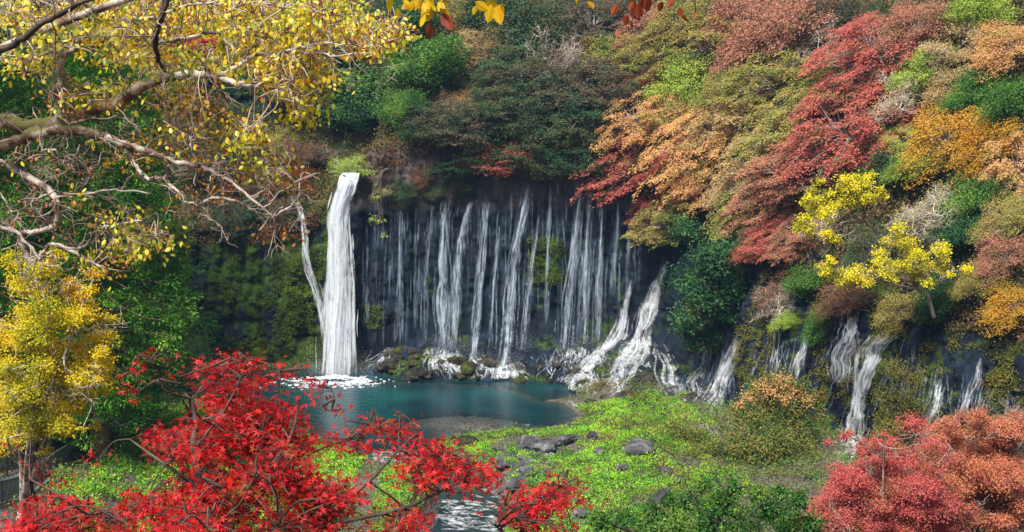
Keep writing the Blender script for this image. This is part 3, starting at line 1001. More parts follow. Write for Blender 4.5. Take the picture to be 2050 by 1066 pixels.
LABELS = set()
def place_tree(px, py, r, kind, pal, label, Y=None, name=None, cat="tree", group=None, sx=1.0, sz=1.0, bark=None, low=0):
    assert label not in LABELS, label
    LABELS.add(label)
    assert 4 <= len(label.split()) <= 16, label
    # march along the ray until the crown centre is its own height above the ground
    if Y is None:
        Y = 62.0
        while Y < 190:
            p = at_y(px, py, Y)
            s = r / F_PX * Y / 3.9
            if p.z - zat(p.x, p.y) < HC * s * sz * (1.35 if kind == 'bare' else .8):
                break
            Y += .5
    p = at_y(px, py, Y)
    s = r / F_PX * Y / 3.9
    base = Vector((p.x, p.y, p.z - HC * s * sz))
    gz = zat(p.x, p.y)
    mc, mt = rnd.choice(PROTO[kind])
    if group and "right hillside" in group:   # crowns spread along the steep slope and lean out over it
        rot = Matrix.Rotation(rnd.uniform(.45, .8), 3, 'Z') @ Matrix.Rotation(-rnd.uniform(.25, .6), 3, 'Y')
        sc = (s * rnd.uniform(1.15, 1.65), s * rnd.uniform(.9, 1.2), s * rnd.uniform(.7, .95))
    else:
        rot = Matrix.Rotation(rnd.uniform(1.3, 1.9), 3, 'Z') @ Matrix.Rotation(-rnd.uniform(.05, .35), 3, 'Y') @ Matrix.Rotation(rnd.uniform(-.15, .15), 3, 'X')
        sc = (s * rnd.uniform(.9, 1.2), s * rnd.uniform(1.0, 1.5), s * rnd.uniform(.75, 1.0))
    base = p - rot @ Vector((0, 0, HC * sc[2]))
    root = empty(name or {"layer": "maple_tree", "round": "broadleaf_tree", "fine": "bushy_tree", "airy": "slender_tree", "bare": "bare_tree"}[kind], base)
    root.scale = sc
    root.rotation_euler = rot.to_euler()
    tag(root, label, cat, group)
    c1 = bpy.data.objects.new("crown", mc); c2 = bpy.data.objects.new("trunk", mt)
    for c_, m_ in ((c1, MAT[pal]), (c2, bark)):
        COL.objects.link(c_); c_.parent = root
        if m_:
            c_.material_slots[0].link = 'OBJECT'; c_.material_slots[0].material = m_
    return root

GB, GR, GL = "trees on the slope above the back cliff", "trees on the right hillside", "trees on the left slope"
exec_list = [
 # ---- back slope, left part
 (425, 62, 62, 'layer', 'crimson', "crimson maple glowing behind the upper left branches", GL),
 (360, 150, 60, 'round', 'olive', "olive tree in the gap below the crimson maple", GL),
 (520, 40, 62, 'round', 'green', "green tree directly right of the crimson maple", GL),
 (610, 60, 60, 'layer', 'olive', "olive-yellow tree behind the top yellow foliage", GL),
 (500, 150, 60, 'round', 'teal', "dark teal tree behind the ends of the mossy limb", GL),
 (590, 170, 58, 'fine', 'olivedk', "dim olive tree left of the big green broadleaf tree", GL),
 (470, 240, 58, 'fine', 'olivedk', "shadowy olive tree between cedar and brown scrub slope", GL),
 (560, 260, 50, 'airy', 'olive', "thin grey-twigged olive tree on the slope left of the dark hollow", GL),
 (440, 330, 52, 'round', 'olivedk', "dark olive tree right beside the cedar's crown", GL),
 (520, 370, 44, 'fine', 'brown', "brown scrubby tree over the left mossy cliff", GL),
 (470, 430, 44, 'fine', 'olivedk', "low dark bush at the rim of the mossy cliff", GL),
 (600, 310, 40, 'fine', 'brown', "russet scrub on the slope above the side fall", GB),
 (650, 300, 30, 'airy', 'rustdk', "small reddish-brown thicket above the main fall's left side", GB),
 (712, 318, 34, 'airy', 'lime', "airy lime-green sapling leaning over the lip of the main fall", GB),
 (560, 420, 32, 'fine', 'rustdk', "dark rusty bush at the left of the slim side fall", GB),
 # ---- back slope, centre
 (690, 120, 64, 'round', 'teal', "deep green tree at the left of the big green group", GB),
 (765, 145, 88, 'round', 'green', "large bright green broadleaf tree above the dark hollow", GB),
 (700, 210, 50, 'round', 'teal', "lowest teal-green tree hanging over the dark hollow", GB),
 (800, 215, 44, 'round', 'green', "small green tree at the right edge of the dark hollow", GB),
 (855, 120, 68, 'round', 'green', "green broadleaf tree just right of the largest green one", GB),
 (800, 50, 62, 'round', 'teal', "dark green tree under the hanging yellow leaves", GB),
 (890, 30, 58, 'fine', 'olive', "olive tree at the top between hanging leaves", GB),
 (898, 104, 20, 'round', 'lime', "small bright lime bush among the green trees", GB),
 (955, 92, 44, 'fine', 'tan', "tan and yellow-green tree right of the lime bush", GB),
 (985, 30, 60, 'round', 'olivedk', "dark olive tree at the top right of the hanging leaves", GB),
 (930, 185, 40, 'airy', 'orange', "orange-tipped tree with bare forked branches at mid slope", GB),
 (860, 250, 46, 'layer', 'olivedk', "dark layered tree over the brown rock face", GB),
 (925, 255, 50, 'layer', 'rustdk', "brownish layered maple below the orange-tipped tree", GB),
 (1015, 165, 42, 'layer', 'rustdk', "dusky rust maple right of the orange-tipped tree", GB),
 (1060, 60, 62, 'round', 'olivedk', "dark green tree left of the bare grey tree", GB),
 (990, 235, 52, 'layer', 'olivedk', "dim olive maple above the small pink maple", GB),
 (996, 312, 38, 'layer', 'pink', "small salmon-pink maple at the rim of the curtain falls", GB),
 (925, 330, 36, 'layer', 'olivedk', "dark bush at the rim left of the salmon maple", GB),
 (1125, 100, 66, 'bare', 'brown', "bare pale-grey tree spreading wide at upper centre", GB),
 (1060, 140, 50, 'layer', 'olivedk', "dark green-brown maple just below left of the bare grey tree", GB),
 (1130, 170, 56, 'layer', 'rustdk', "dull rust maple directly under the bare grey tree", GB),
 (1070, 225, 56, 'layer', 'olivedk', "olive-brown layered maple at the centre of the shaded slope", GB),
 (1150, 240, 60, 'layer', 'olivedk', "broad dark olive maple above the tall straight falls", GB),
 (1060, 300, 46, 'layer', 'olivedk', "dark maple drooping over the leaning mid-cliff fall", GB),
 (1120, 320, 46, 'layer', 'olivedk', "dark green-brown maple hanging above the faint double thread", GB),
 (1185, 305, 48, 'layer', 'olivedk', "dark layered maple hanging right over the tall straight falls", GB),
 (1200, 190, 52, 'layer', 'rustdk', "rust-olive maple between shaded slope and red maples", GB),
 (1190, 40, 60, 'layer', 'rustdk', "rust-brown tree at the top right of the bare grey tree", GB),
 (1225, 110, 50, 'fine', 'olive', "olive tree below the dangling dry leaves", GB),
 (1225, 355, 26, 'layer', 'olivedk', "dark sprig of foliage at the cliff corner below the salmon-red maples", GB),
 # ---- right hillside
 (1275, 320, 56, 'layer', 'pink', "bright salmon-red maple nearest the cliff corner", GR),
 (1275, 240, 54, 'layer', 'orange', "orange maple stacked directly above the salmon-red one", GR),
 (1320, 410, 36, 'layer', 'pink', "small pink maple hanging below the salmon-red one", GR),
 (1345, 440, 40, 'layer', 'olive', "tan-olive maple drooping over the cliff's shaded corner", GR),
 (1285, 170, 34, 'fine', 'pink', "small magenta-tinged bush below the olive trees", GR),
 (1290, 60, 56, 'fine', 'rust', "rust tree under the dangling dry leaves", GR),
 (1360, 40, 60, 'fine', 'olive', "olive-orange tree at the top between dry leaves and pink canopy", GR),
 (1310, 120, 50, 'layer', 'olive', "olive and orange maple left of the fresh green tree", GR),
 (1364, 165, 54, 'round', 'lime', "fresh green leafy tree in the middle of autumn maples", GR),
 (1370, 235, 50, 'fine', 'olive', "olive bush directly below the fresh green tree", GR),
 (1430, 90, 56, 'layer', 'olive', "olive tree left of the wide pink-brown canopy", GR),
 (1480, 40, 70, 'fine', 'rust', "pink-brown feathery canopy at top right of centre", GR),
 (1570, 50, 84, 'fine', 'rust', "largest pink-brown canopy with dark limbs at the top", GR),
 (1490, 110, 60, 'fine', 'rust', "pink-brown feathery tree below the top canopy", GR),
 (1660, 30, 64, 'fine', 'rustdk', "dusky rust canopy with dark green beneath at the top", GR),
 (1465, 175, 60, 'fine', 'olive', "yellow-olive tree right of the fresh green tree", GR),
 (1560, 160, 62, 'layer', 'olive', "olive-rust maple below the largest pink-brown canopy", GR),
 (1650, 140, 40, 'round', 'green', "small dark green tree left of the scarlet-rose maple", GR),
 (1395, 285, 60, 'layer', 'orange', "orange-tan layered maple right of the salmon-red one", GR),
 (1480, 250, 60, 'layer', 'tan', "tan-orange maple with pale limbs at the middle of the hillside", GR),
 (1580, 250, 64, 'layer', 'olive', "green-brown maple left of the large rose-red maple", GR),
 (1430, 350, 54, 'layer', 'orange', "orange maple over the top of the ivy tree", GR),
 (1400, 372, 26, 'layer', 'pink', "small bright red sprig maple within the orange ones", GR),
 (1520, 330, 56, 'layer', 'tan', "tan maple with long pale branches above the ivy tree's right", GR),
 (1490, 420, 46, 'layer', 'olive', "olive maple at the upper right of the ivy tree", GR),
 (1740, 105, 62, 'layer', 'pink', "scarlet-rose maple left of the pale twiggy tree", GR),
 (1700, 190, 46, 'layer', 'rust', "dusty rust maple below the scarlet-rose one, behind bare twigs", GR),
 (1690, 255, 74, 'layer', 'pink', "largest rose-red maple at the heart of the right hillside", GR),
 (1610, 330, 58, 'layer', 'rust', "rose-rust maple left above the yellow tree", GR),
 (1550, 400, 48, 'layer', 'rust', "rusty maple left of the yellow tree", GR),
 (1530, 480, 36, 'layer', 'pink', "small pink-rust maple hanging right of the ivy tree", GR),
 (1600, 470, 38, 'layer', 'rust', "rusty sprays just left of the yellow tree's lower half", GR),
 (1790, 185, 56, 'bare', 'tan', "leafless bleached tree leaning in front of the rose maples", GR),
 (1830, 50, 60, 'fine', 'rust', "pinkish twiggy tree left of the pale orange one", GR),
 (1905, 60, 76, 'airy', 'tan', "pale orange twiggy tree glowing at the top right", GR),
 (1960, 20, 50, 'round', 'lime', "lime-green tree in the top right corner", GR),
 (2020, 90, 62, 'fine', 'orange', "orange tree at the right edge below the lime corner tree", GR),
 (1850, 145, 44, 'round', 'lime', "yellow-green bush in front of the pale twiggy tree", GR),
 (1900, 170, 50, 'fine', 'tan', "tan-orange bush right of the yellow-green bush", GR),
 (1950, 180, 44, 'round', 'green', "dark green clump at the upper right between orange trees", GR),
 (2020, 200, 54, 'round', 'green', "green tree at the right edge amid the orange foliage", GR),
 (1890, 275, 70, 'fine', 'amber', "amber-orange tree at the centre of the right hillside's edge", GR),
 (1980, 290, 60, 'fine', 'amber', "amber-olive tree right of the central amber one", GR),
 (1800, 260, 44, 'airy', 'lime', "wispy lime shrub beneath the bleached leafless tree", GR),
 (1830, 330, 46, 'fine', 'lime', "pale green brush between rose maple and amber tree", GR),
 (2035, 330, 50, 'layer', 'orange', "orange maple at the right edge beside the amber-olive tree", GR),
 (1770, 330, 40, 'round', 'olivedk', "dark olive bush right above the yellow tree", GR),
 (1870, 390, 56, 'bare', 'olive', "tangle of grey bare branches right of the yellow tree", GR),
 (1950, 390, 54, 'round', 'green', "green bush under the amber-olive tree", GR),
 (1920, 460, 50, 'round', 'teal', "teal-green bush below the tangle of bare branches", GR),
 (2030, 430, 54, 'fine', 'olive', "olive-brown tree at the right edge, mid height", GR),
 (2010, 510, 60, 'fine', 'rust', "rust-brown brush at the right edge above the orange drape", GR),
 (2030, 610, 56, 'fine', 'amber', "orange draping tree at the right edge above the dark wall", GR),
 (1960, 560, 44, 'fine', 'olive', "olive brush left of the orange draping tree", GR),
 (1740, 500, 50, 'fine', 'olivedk', "shaded olive bush between the two yellow crowns", GR),
 (1880, 590, 50, 'round', 'greendk', "very dark green bush above the far right falls", GR),
 (1800, 620, 46, 'fine', 'olive', "yellow-brown bush at the head of the longest right cascade", GR),
 (1700, 590, 44, 'fine', 'brown', "brown twiggy bush at the head of the broad lacy fall", GR),
 (1560, 560, 44, 'airy', 'brown', "brown bare-twigged shrub between ivy tree and green climber", GR),
 (1610, 560, 36, 'round', 'green', "small green climber plant above the little fall", GR),
 (1640, 650, 30, 'round', 'green', "lower green climber between two falls on the dark wall", GR),
 (1575, 640, 24, 'fine', 'lime', "small lime fern clump on the dark wall", GR),
 (1455, 275, 40, 'bare', 'tan', "pale bare branches fanning in front of the tan-orange maple", GR),
 (1440, 375, 40, 'bare', 'orange', "bleached bare twigs over the orange maple above the ivy tree", GR),
 (1640, 60, 50, 'bare', 'rust', "grey bare-limbed tree inside the top pink-brown canopy", GR),
 (1560, 190, 36, 'bare', 'olive', "thin grey twigs in front of the olive-rust maple", GR),
 (1640, 440, 40, 'bare', 'rust', "pale bare branches sticking out left behind the yellow tree", GR),
 (1960, 240, 44, 'bare', 'amber', "bare pale twigs in front of the amber-olive tree", GR),
 (2000, 450, 44, 'bare', 'olive', "tangled bare stems below the amber-olive tree at right", GR),
 (1830, 430, 40, 'bare', 'olive', "bare bleached stems between the two yellow crowns at right", GR),
 (1560, 590, 40, 'bare', 'brown', "leafless brown stems right of the ivy tree's foot", GR),
 (1180, 130, 40, 'bare', 'rustdk', "small bare grey tree right under the wide bare one", GB),
 (560, 290, 34, 'bare', 'brown', "greyish bare shrub on the slope left of the main fall's head", GB),
 # ---- rim bushes on the back cliff face
 (812, 385, 28, 'fine', 'olivedk', "olive bush at the foot of the brown rock face", GB),
 (850, 355, 26, 'fine', 'brown', "brown withered bush on the brown rock face", GB),
 (770, 380, 22, 'airy', 'olive', "spindly olive bush on the rock right of the main fall's lip", GB),
 (870, 385, 22, 'round', 'olivedk', "dark tuft above the left flank of the widest curtain", GB),
 (925, 378, 22, 'round', 'olivedk', "dark tuft above the slanting white curtain fall", GB),
]
for px, py, r, kind, pal, lab, grp in exec_list:
    place_tree(px, py, r * 1.34, kind, pal, lab, group=grp)

# the ivy-dark tree over the cascades and the mossy buttress
def blob_tree(name, label, cat, blobs, pal, lsize, per, Yb, bark=BARKDK, tpl=T_DIA, trunk=None, group=None, twigs=0, flatten=.8, dens=1.0, droop=.35, tw=1):
    """blobs: [(px,py,r px,Y)]"""
    assert label not in LABELS; LABELS.add(label)
    g, gt = Geo(), Geo()
    cs = []
    for px, py, r, Y in blobs:
        c_ = np.array(at_y(px, py, Y)); b = r / F_PX * Y
        cs.append(c_)
        n = int(per * (r / 30) ** 2 * dens)
        dd = rdir(n)
        rr = b * np.abs(RN.normal(.62, .30, n)).clip(0, 1.5)
        P = c_ + dd * rr[:, None] * [1, 1, flatten]
        P += (fbm(P[:, 0] * 3 / b, P[:, 1] * 3 / b, P[:, 2] * 3 / b, 3)[:, None]) * dd * b * .6
        Nn = dd * .7 + [0, -.2, .7] + RN.normal(0, .4, (n, 3))
        D = dd * .6 + RN.normal(0, .6, (n, 3)) + [0, 0, -droop]
        leaves(g, P, D, Nn, lsize * RN.uniform(.6, 1.35, n), tpl)
    cs = np.array(cs)
    base = trunk if trunk is not None else (cs[:, 0].mean(), cs[:, 1].mean() + .5, zat(cs[:, 0].mean(), cs[:, 1].mean()))
    base = np.array(base, float)
    top = cs.mean(0)
    hub = base + (top - base) * .45
    tube(gt, smooth_line([base - [0, 0, .5], (base + hub) / 2 + RN.normal(0, .15, 3), hub], 5), np.linspace(.22, .14, 11) * tw, 8)
    npt = hub[None]
    prim = min(7, max(3, len(cs) // 5))
    order = np.argsort(-np.linalg.norm(cs - hub, axis=1))
    order = np.r_[order[::max(1, len(cs) // prim)], np.setdiff1d(order, order[::max(1, len(cs) // prim)])]
    for q_, ci in enumerate(order):
        c_ = cs[ci]
        st_ = hub if q_ < prim else npt[np.linalg.norm(npt - c_, axis=1).argmin()]
        P = smooth_line([st_, (st_ + c_) / 2 + RN.normal(0, .2, 3), c_], 5)
        npt = np.vstack([npt, P[3:]])
        tube(gt, P, (np.linspace(.09, .02, len(P)) if q_ < prim else np.linspace(.035, .012, len(P))) * tw, 5)
        for k in range(twigs if ci % 3 == 0 else 0):
            tips = []
            d = c_ - st_ + .01
            grow(gt, P[RN.integers(5, len(P))], nrm(d) + RN.normal(0, .5, 3), .8, .015, 2, tips, RN, .5, .05, 4, .008)
    root = empty(name, base)
    cr, tr = g.build("crown", MAT[pal]), gt.build("trunk", bark, smooth=True)
    for o in (cr, tr):
        o.data.transform(Matrix.Translation(-Vector(base))); o.parent = root
    tag(root, label, cat, group)
    return root

MAT['herbmix'] = leaf_mat('leaves_herbmix', [(.06, .10, .02), (.14, .18, .03), (.24, .20, .05), (.08, .18, .02)], .3, .5)
MAT['dryleaf'] = leaf_mat('leaves_drybrown', [(.06, .04, .02), (.15, .09, .04), (.24, .12, .05), (.14, .14, .04)], .3, .35)
MAT['bushmix'] = leaf_mat('leaves_bushmix', [(.015, .06, .015), (.05, .12, .02), (.14, .18, .03), (.28, .20, .05), (.05, .17, .025)], .25, .5)
ivy = [(RN.uniform(1350, 1490), RN.uniform(440, 690), RN.uniform(22, 40), None) for _ in range(46)]
ivy = [(x + (y - 560) * .02, y, r, 97.5 + RN.uniform(-1.6, 1.6) + (y < 480) * 3) for x, y, r, _ in ivy if not (y > 640 and x > 1450)]
blob_tree("ivy_tree", "big dark blue-green tree draped over the right cascades", "tree", ivy, 'teal', .24, 210, 98, trunk=tuple(at_y(1440, 560, 101.5)))
blob_tree("round_bush", "rounded olive bush with orange top standing below the dark wall", "bush",
    [(1550, 800, 52, 80), (1500, 830, 44, 79), (1600, 830, 50, 80), (1480, 890, 46, 78), (1550, 880, 56, 77.5), (1610, 900, 40, 79), (1520, 940, 44, 77), (1580, 950, 44, 77.5), (1470, 930, 34, 78), (1555, 768, 34, 80), (1510, 780, 24, 80), (1600, 775, 26, 80)],
    'bushmix', .14, 1200, 78, twigs=1)
blob_tree("bush", "orange-leaved low bush capping the rounded olive one", "bush",
    [(1530, 770, 22, 79.2), (1565, 762, 24, 79.2), (1500, 795, 18, 79), (1590, 782, 20, 79.4), (1480, 810, 16, 78.6), (1615, 800, 18, 79), (1545, 785, 22, 78.6), (1570, 800, 18, 78.4)], 'orange', .13, 560, 79, twigs=3, trunk=tuple(at_y(1550, 800, 80)))
for lab, bl, pl_ in (("low olive shrub on the bank in front of the stepped lacy cascade", [(1370, 862, 22), (1400, 868, 26), (1345, 850, 16)], 'herbmix'),
                ("dark olive shrub on the bank touching the round bush's left side", [(1425, 890, 26), (1405, 915, 22), (1445, 925, 22), (1390, 900, 18)], 'bushmix'),
                ("low brown-green shrub in the middle of the grassy bank's far edge", [(1290, 848, 16), (1255, 842, 14), (1315, 855, 14)], 'herbmix'),
                ("mossy shrub on the rocks below the diagonal cascade", [(1205, 765, 16), (1190, 778, 14), (1222, 775, 14)], 'moss'),
                ("rusty shrub on the rocks right of the mossy one", [(1290, 795, 13), (1315, 805, 13), (1265, 790, 10)], 'dryleaf')):
    q0 = hit(bl[0][0], bl[0][1] + bl[0][2])[0]
    blob_tree("shrub", lab, "shrub", [(x, y, r, q0.y + RN.normal(0, .3)) for x, y, r in bl for _ in range(2)], pl_, .13, 420, q0.y, trunk=(q0.x, q0.y + .2, q0.z - .1), tw=.3)
blob_tree("mossy_buttress", "brown-green mossy hummock of plants between the right wall falls", "bush",
    [(1790, 740, 34, 78.5), (1770, 790, 36, 78), (1800, 800, 42, 78), (1780, 850, 38, 77), (1830, 760, 34, 79), (1840, 820, 30, 78), (1800, 890, 32, 76.5), (1760, 870, 20, 77)], 'moss', .12, 640, 78, trunk=tuple(at_y(1800, 860, 79)))
fill = lambda L_, k, j: [(x + RN.normal(0, j), y + RN.normal(0, j * .8), r * RN.uniform(.45, .9), Y + RN.normal(0, .5)) for x, y, r, Y in L_ * k]
blob_tree("yellow_maple", "vivid yellow tree, the upper crown above the other yellow one", "tree",
    fill([(1650, 385, 24, 80), (1690, 365, 28, 80.5), (1730, 360, 26, 81), (1640, 420, 26, 79.5), (1675, 415, 22, 80), (1625, 450, 20, 79), (1700, 395, 22, 80.5), (1740, 395, 20, 81), (1655, 450, 16, 79.5), (1640, 480, 18, 79), (1620, 400, 14, 79), (1760, 380, 14, 81)], 4, 12),
    'yellow', .14, 900, 80, bark=BARK, trunk=tuple(at_y(1770, 470, 83)), twigs=3, flatten=.7, tw=.6)
blob_tree("yellow_maple", "vivid yellow tree, the lower crown spreading over the falls", "tree",
    fill([(1730, 545, 22, 77.5), (1770, 515, 26, 78), (1810, 490, 24, 78.5), (1850, 510, 24, 78.5), (1890, 505, 22, 78.5), (1900, 530, 18, 78), (1840, 540, 24, 78), (1790, 550, 22, 77.5), (1870, 545, 18, 78), (1660, 545, 18, 78), (1650, 520, 16, 78), (1700, 560, 18, 77.5), (1780, 480, 14, 78.5)], 4, 12),
    'yellow', .14, 900, 78, bark=BARK, trunk=tuple(at_y(1870, 620, 80)), twigs=3, flatten=.7, tw=.6)
blob_tree("hanging_branch", "yellow-green sprig dangling in front of the cliff right of the main fall", "branch",
    [(712, 318, 16, 111), (735, 345, 12, 110.8), (755, 395, 10, 110.6), (745, 440, 12, 110.5), (762, 440, 12, 110.5), (770, 470, 10, 110.4), (752, 370, 7, 110.7)],
    'lime', .16, 300, 110, trunk=tuple(at_y(775, 330, 113)))
MAT['willow'] = leaf_mat('leaves_willow', [(.10, .17, .05), (.22, .32, .10), (.34, .42, .16)], .35, .6)
blob_tree("willowy_shrub", "pale green feathery shrub between cedar and the cliff pool", "bush",
    [(375, 640, 26, 74), (390, 680, 30, 73.5), (370, 700, 34, 73), (400, 720, 26, 73), (360, 745, 34, 72.5), (395, 760, 30, 72.5), (350, 790, 30, 72)], 'willow', .12, 800, 73, droop=.9)
PAL['pinkfront'] = 1
MAT['pinkfront'] = leaf_mat("leaves_pinkfront", [(.16, .17, .03), (.46, .13, .09), (.66, .19, .15), (.56, .07, .11), (.54, .25, .10)], .45, .35)
MAT['pinkorange'] = leaf_mat('leaves_pinkorange', [(.18, .20, .04), (.50, .21, .11), (.62, .18, .14), (.62, .32, .12), (.54, .10, .10)], .45, .4)
pk = [(1700, 960, 56), (1760, 930, 44), (1740, 1000, 60), (1680, 1020, 50), (1800, 990, 56), (1860, 960, 44), (1880, 1030, 56), (1780, 1060, 60), (1650, 1050, 30), (1720, 905, 20), (1690, 1070, 50), (1820, 915, 40), (1850, 1000, 50), (1830, 1060, 50), (1660, 1000, 30), (1770, 890, 20)]
blob_tree("rose_maple", "rose-red maple filling the lower right foreground corner's left half", "tree", [(x + RN.normal(0, 26), y + RN.normal(0, 22), r * RN.uniform(.4, .8), 46 + RN.uniform(-1.6, 1.6)) for x, y, r in pk * 9], 'pinkfront', .07, 1150, 46, bark=BARK, trunk=(14.5, 47, zat(14.5, 47)), twigs=1, flatten=.6)
pk2 = [(1890, 880, 34), (1940, 860, 38), (2000, 870, 44), (2045, 850, 34), (1920, 920, 44), (1980, 930, 50), (2040, 940, 50), (1860, 900, 24), (1960, 1000, 56), (2040, 1030, 60), (1900, 1070, 40), (2010, 860, 20), (1850, 910, 36), (1990, 1050, 60), (1950, 960, 50), (2030, 990, 50), (1890, 1000, 44)]
blob_tree("rose_maple", "salmon-orange maple at the right edge of the lower corner", "tree", [(x + RN.normal(0, 22), y + RN.normal(0, 16), r * RN.uniform(.4, .8), 50 + RN.uniform(-1.6, 1.6)) for x, y, r in pk2 * 9], 'pinkorange', .075, 1150, 50, bark=BARK, trunk=(20, 51, zat(20, 51)), twigs=1, flatten=.6)
gd = [(30, 560, 40), (90, 545, 40), (140, 570, 36), (180, 600, 34), (60, 620, 50), (130, 640, 50), (200, 670, 34), (30, 690, 50), (100, 710, 54), (170, 730, 44), (210, 720, 20), (60, 790, 50), (130, 800, 44), (180, 800, 30), (20, 850, 44), (90, 850, 34), (150, 860, 20), (30, 780, 46), (100, 820, 40), (60, 870, 36), (190, 760, 24), (20, 740, 40)]
blob_tree("golden_tree", "golden yellow tree at the left edge in front of the cedar", "tree", [(x + RN.normal(0, 20), y + RN.normal(0, 20), r * RN.uniform(.45, .95), 37 + RN.uniform(-1.3, 1.3)) for x, y, r in gd * 5], 'gold', .07, 620, 37, bark=BARKMOT, trunk=(-16.6, 38.5, zat(-16.6, 38.5)), twigs=1, flatten=.6)
cm = [(1470, 975, 22), (1600, 1000, 24), (1520, 990, 24), (1340, 1000, 20), (1200, 1040, 30), (1250, 1050, 40), (1310, 1030, 34), (1350, 1050, 44), (1380, 1000, 34), (1420, 1040, 44), (1450, 1000, 30), (1490, 1050, 44), (1540, 1020, 38), (1580, 1050, 44), (1620, 1050, 30), (1410, 970, 20), (1560, 985, 20), (1290, 1070, 40), (1220, 1080, 44)]
blob_tree("camellia_shrub", "glossy dark green camellia shrub along the bottom edge", "shrub", [(x, y, r, 27 + RN.uniform(-.8, .8)) for x, y, r in cm], 'camellia', .065, 760, 27, tpl=T_OVAL, trunk=(4.4, 27.5, zat(4.4, 27.5)), twigs=2)

# ------------------------------------------------------------------ cedars
def cedar_mesh(seed, H=30, RB=6.0):
    global RN
    RN = np.random.default_rng(seed)
    g, gt = Geo(), Geo()
    tube(gt, [(0, 0, -1), (.1, 0, H * .3), (0, .1, H * .7), (0, 0, H)], [.55, .42, .22, .03], 12)
    z = 3.0
    while z < H - .5:
        f = (z - 3) / (H - 3)
        L = RB * (1 - f) ** .55 * (.6 + .4 * min(1, f * 6)) * RN.uniform(.85, 1.1)
        nb = 11
        for k in range(nb):
            a = RN.uniform(0, 2 * np.pi); Lk = L * RN.uniform(.65, 1.1)
            tip = np.array([math.cos(a) * Lk, math.sin(a) * Lk, z - .06 * Lk + RN.normal(0, .3)])
            tube(gt, smooth_line([(0, 0, z + .3), tip * [.5, .5, 1] + [0, 0, .4], tip], 3), np.linspace(.045, .012, 7), 4)
            for q in (.55, .78, 1.0):
                c_ = tip * [q, q, 1] + RN.normal(0, .25, 3)
                n = 75
                dd = rdir(n)
                P = c_ + dd * RN.uniform(.2, .62, n)[:, None] * [1.15, 1.15, .8]
                D = dd + np.array([math.cos(a), math.sin(a), -.1]) * .6 + RN.normal(0, .3, (n, 3))
                leaves(g, P, D, dd + [0, 0, .8], RN.uniform(.14, .3, n), T_NEED)
        z += .62
    return g, gt
cg, cgt = cedar_mesh(500)
mcg, mct = cg.mesh("crown", MAT['cedar']), cgt.mesh("trunk", BARKCEDAR, True)
RN = np.random.default_rng(5)
for (px, Y, s, sh, lab) in ((185, 69, .95, 1.0, "tall dark green cedar behind the golden tree"), (60, 76, 1.05, 1.0, "taller cedar at the left edge behind the branches"),
                        (262, 80, .9, .9, "farther cedar right of and behind the tall cedar"), (-60, 66, 1.0, 1.0, "cedar half cut off by the left edge"), (130, 98, 1.15, 1.1, "rearmost cedar between the other cedars")):
    x = (px - CX) / F_PX * Y
    root = empty("cedar_tree", (x, Y, zat(x, Y) - .2))
    root.scale = (s, s, s * sh); root.rotation_euler[2] = RN.uniform(0, 6)
    tag(root, lab, "tree", "cedars on the left bank")
    for nm, me in (("crown", mcg), ("trunk", mct)):
        o = bpy.data.objects.new(nm, me); COL.objects.link(o); o.parent = root

# ------------------------------------------------------------------ undergrowth on slopes, moss plants on the cliff
def scatter_stuff(name, label, rows0, rows1, n, mat, lsize, per, rad, mask=None, cat="undergrowth", up=.6):
    V = CV[rows0:rows1]
    g = Geo()
    nr, nc = V.shape[:2]
    done = 0
    cols = np.where((CV[RIMROW, :, 1] > 60) & (CV[RIMROW, :, 0] > -50))[0]
    c0, c1 = cols.min(), cols.max()
    ctr = []
    while len(ctr) < n:
        i = RN.integers(0, nr - 1, 4000); j = RN.integers(c0, c1, 4000)
        P = V[i, j] + (V[i + 1, j] - V[i, j]) * RN.random((4000, 1))
        if mask is not None:
            P = P[mask(P)]
        ctr.extend(P.tolist())
    ctr = np.array(ctr[:n])
    ctr = np.repeat(ctr, per, 0)
    m = len(ctr)
    dd = rdir(m)
    dd[:, 2] = np.abs(dd[:, 2])
    P = ctr + dd * RN.uniform(.2, 1, m)[:, None] * rad + [0, -.1, 0]
    leaves(g, P, dd * .5 + RN.normal(0, .6, (m, 3)) + [0, 0, -.3], dd * .6 + [0, -.3, up] + RN.normal(0, .4, (m, 3)), lsize * RN.uniform(.6, 1.4, m), T_DIA)
    o = g.build(name, mat)
    tag(o, label, cat, kind="stuff")
    return o
MAT['under'] = leaf_mat("leaves_under", [(.015, .04, .012), (.05, .08, .02), (.14, .12, .035), (.18, .09, .04), (.06, .13, .02)], .3, .15)
scatter_stuff("undergrowth", "mixed dark undergrowth covering the slopes between the trees", RIMROW, RIMROW + 70, 15000, MAT['under'], .2, 26, np.array([1.0, 1.0, 1.1]))
MAT['mossleaf'] = leaf_mat("leaves_mossleaf", [(.03, .04, .01), (.05, .08, .012), (.10, .16, .015), (.20, .30, .02)], .3, .35)
def mmask(P):
    x, z = P[:, 0], P[:, 2]
    nz = fbm(x * .35, z * .22, P[:, 1] * .35, 3, 303)
    left = (x < -16.5) & (nz > .02)
    right = (x > 15) & (nz > .08)
    mid = (np.abs(x - 3.2) < 1.6) & (np.abs(z - 10) < 2.2) | (np.abs(x + 13) < 1.1) & (np.abs(z - 5.0) < 1.0)
    return left | mid & (nz > -.3)
rmask = lambda P: (P[:, 0] > 15) & (fbm(P[:, 0] * .45, P[:, 2] * .18, P[:, 1] * .45, 3, 303) > .02)
scatter_stuff("moss_plants", "green moss and ferns growing on the wet cliff faces", 24, RIMROW + 2, 3400, MAT['mossleaf'], .12, 38, np.array([.45, .3, .5]), mmask, "moss")
scatter_stuff("moss_plants", "brown and olive moss clinging to the dark right-hand rock wall", 24, RIMROW + 2, 1500, MAT['moss'], .11, 44, np.array([.45, .3, .6]), rmask, "moss")
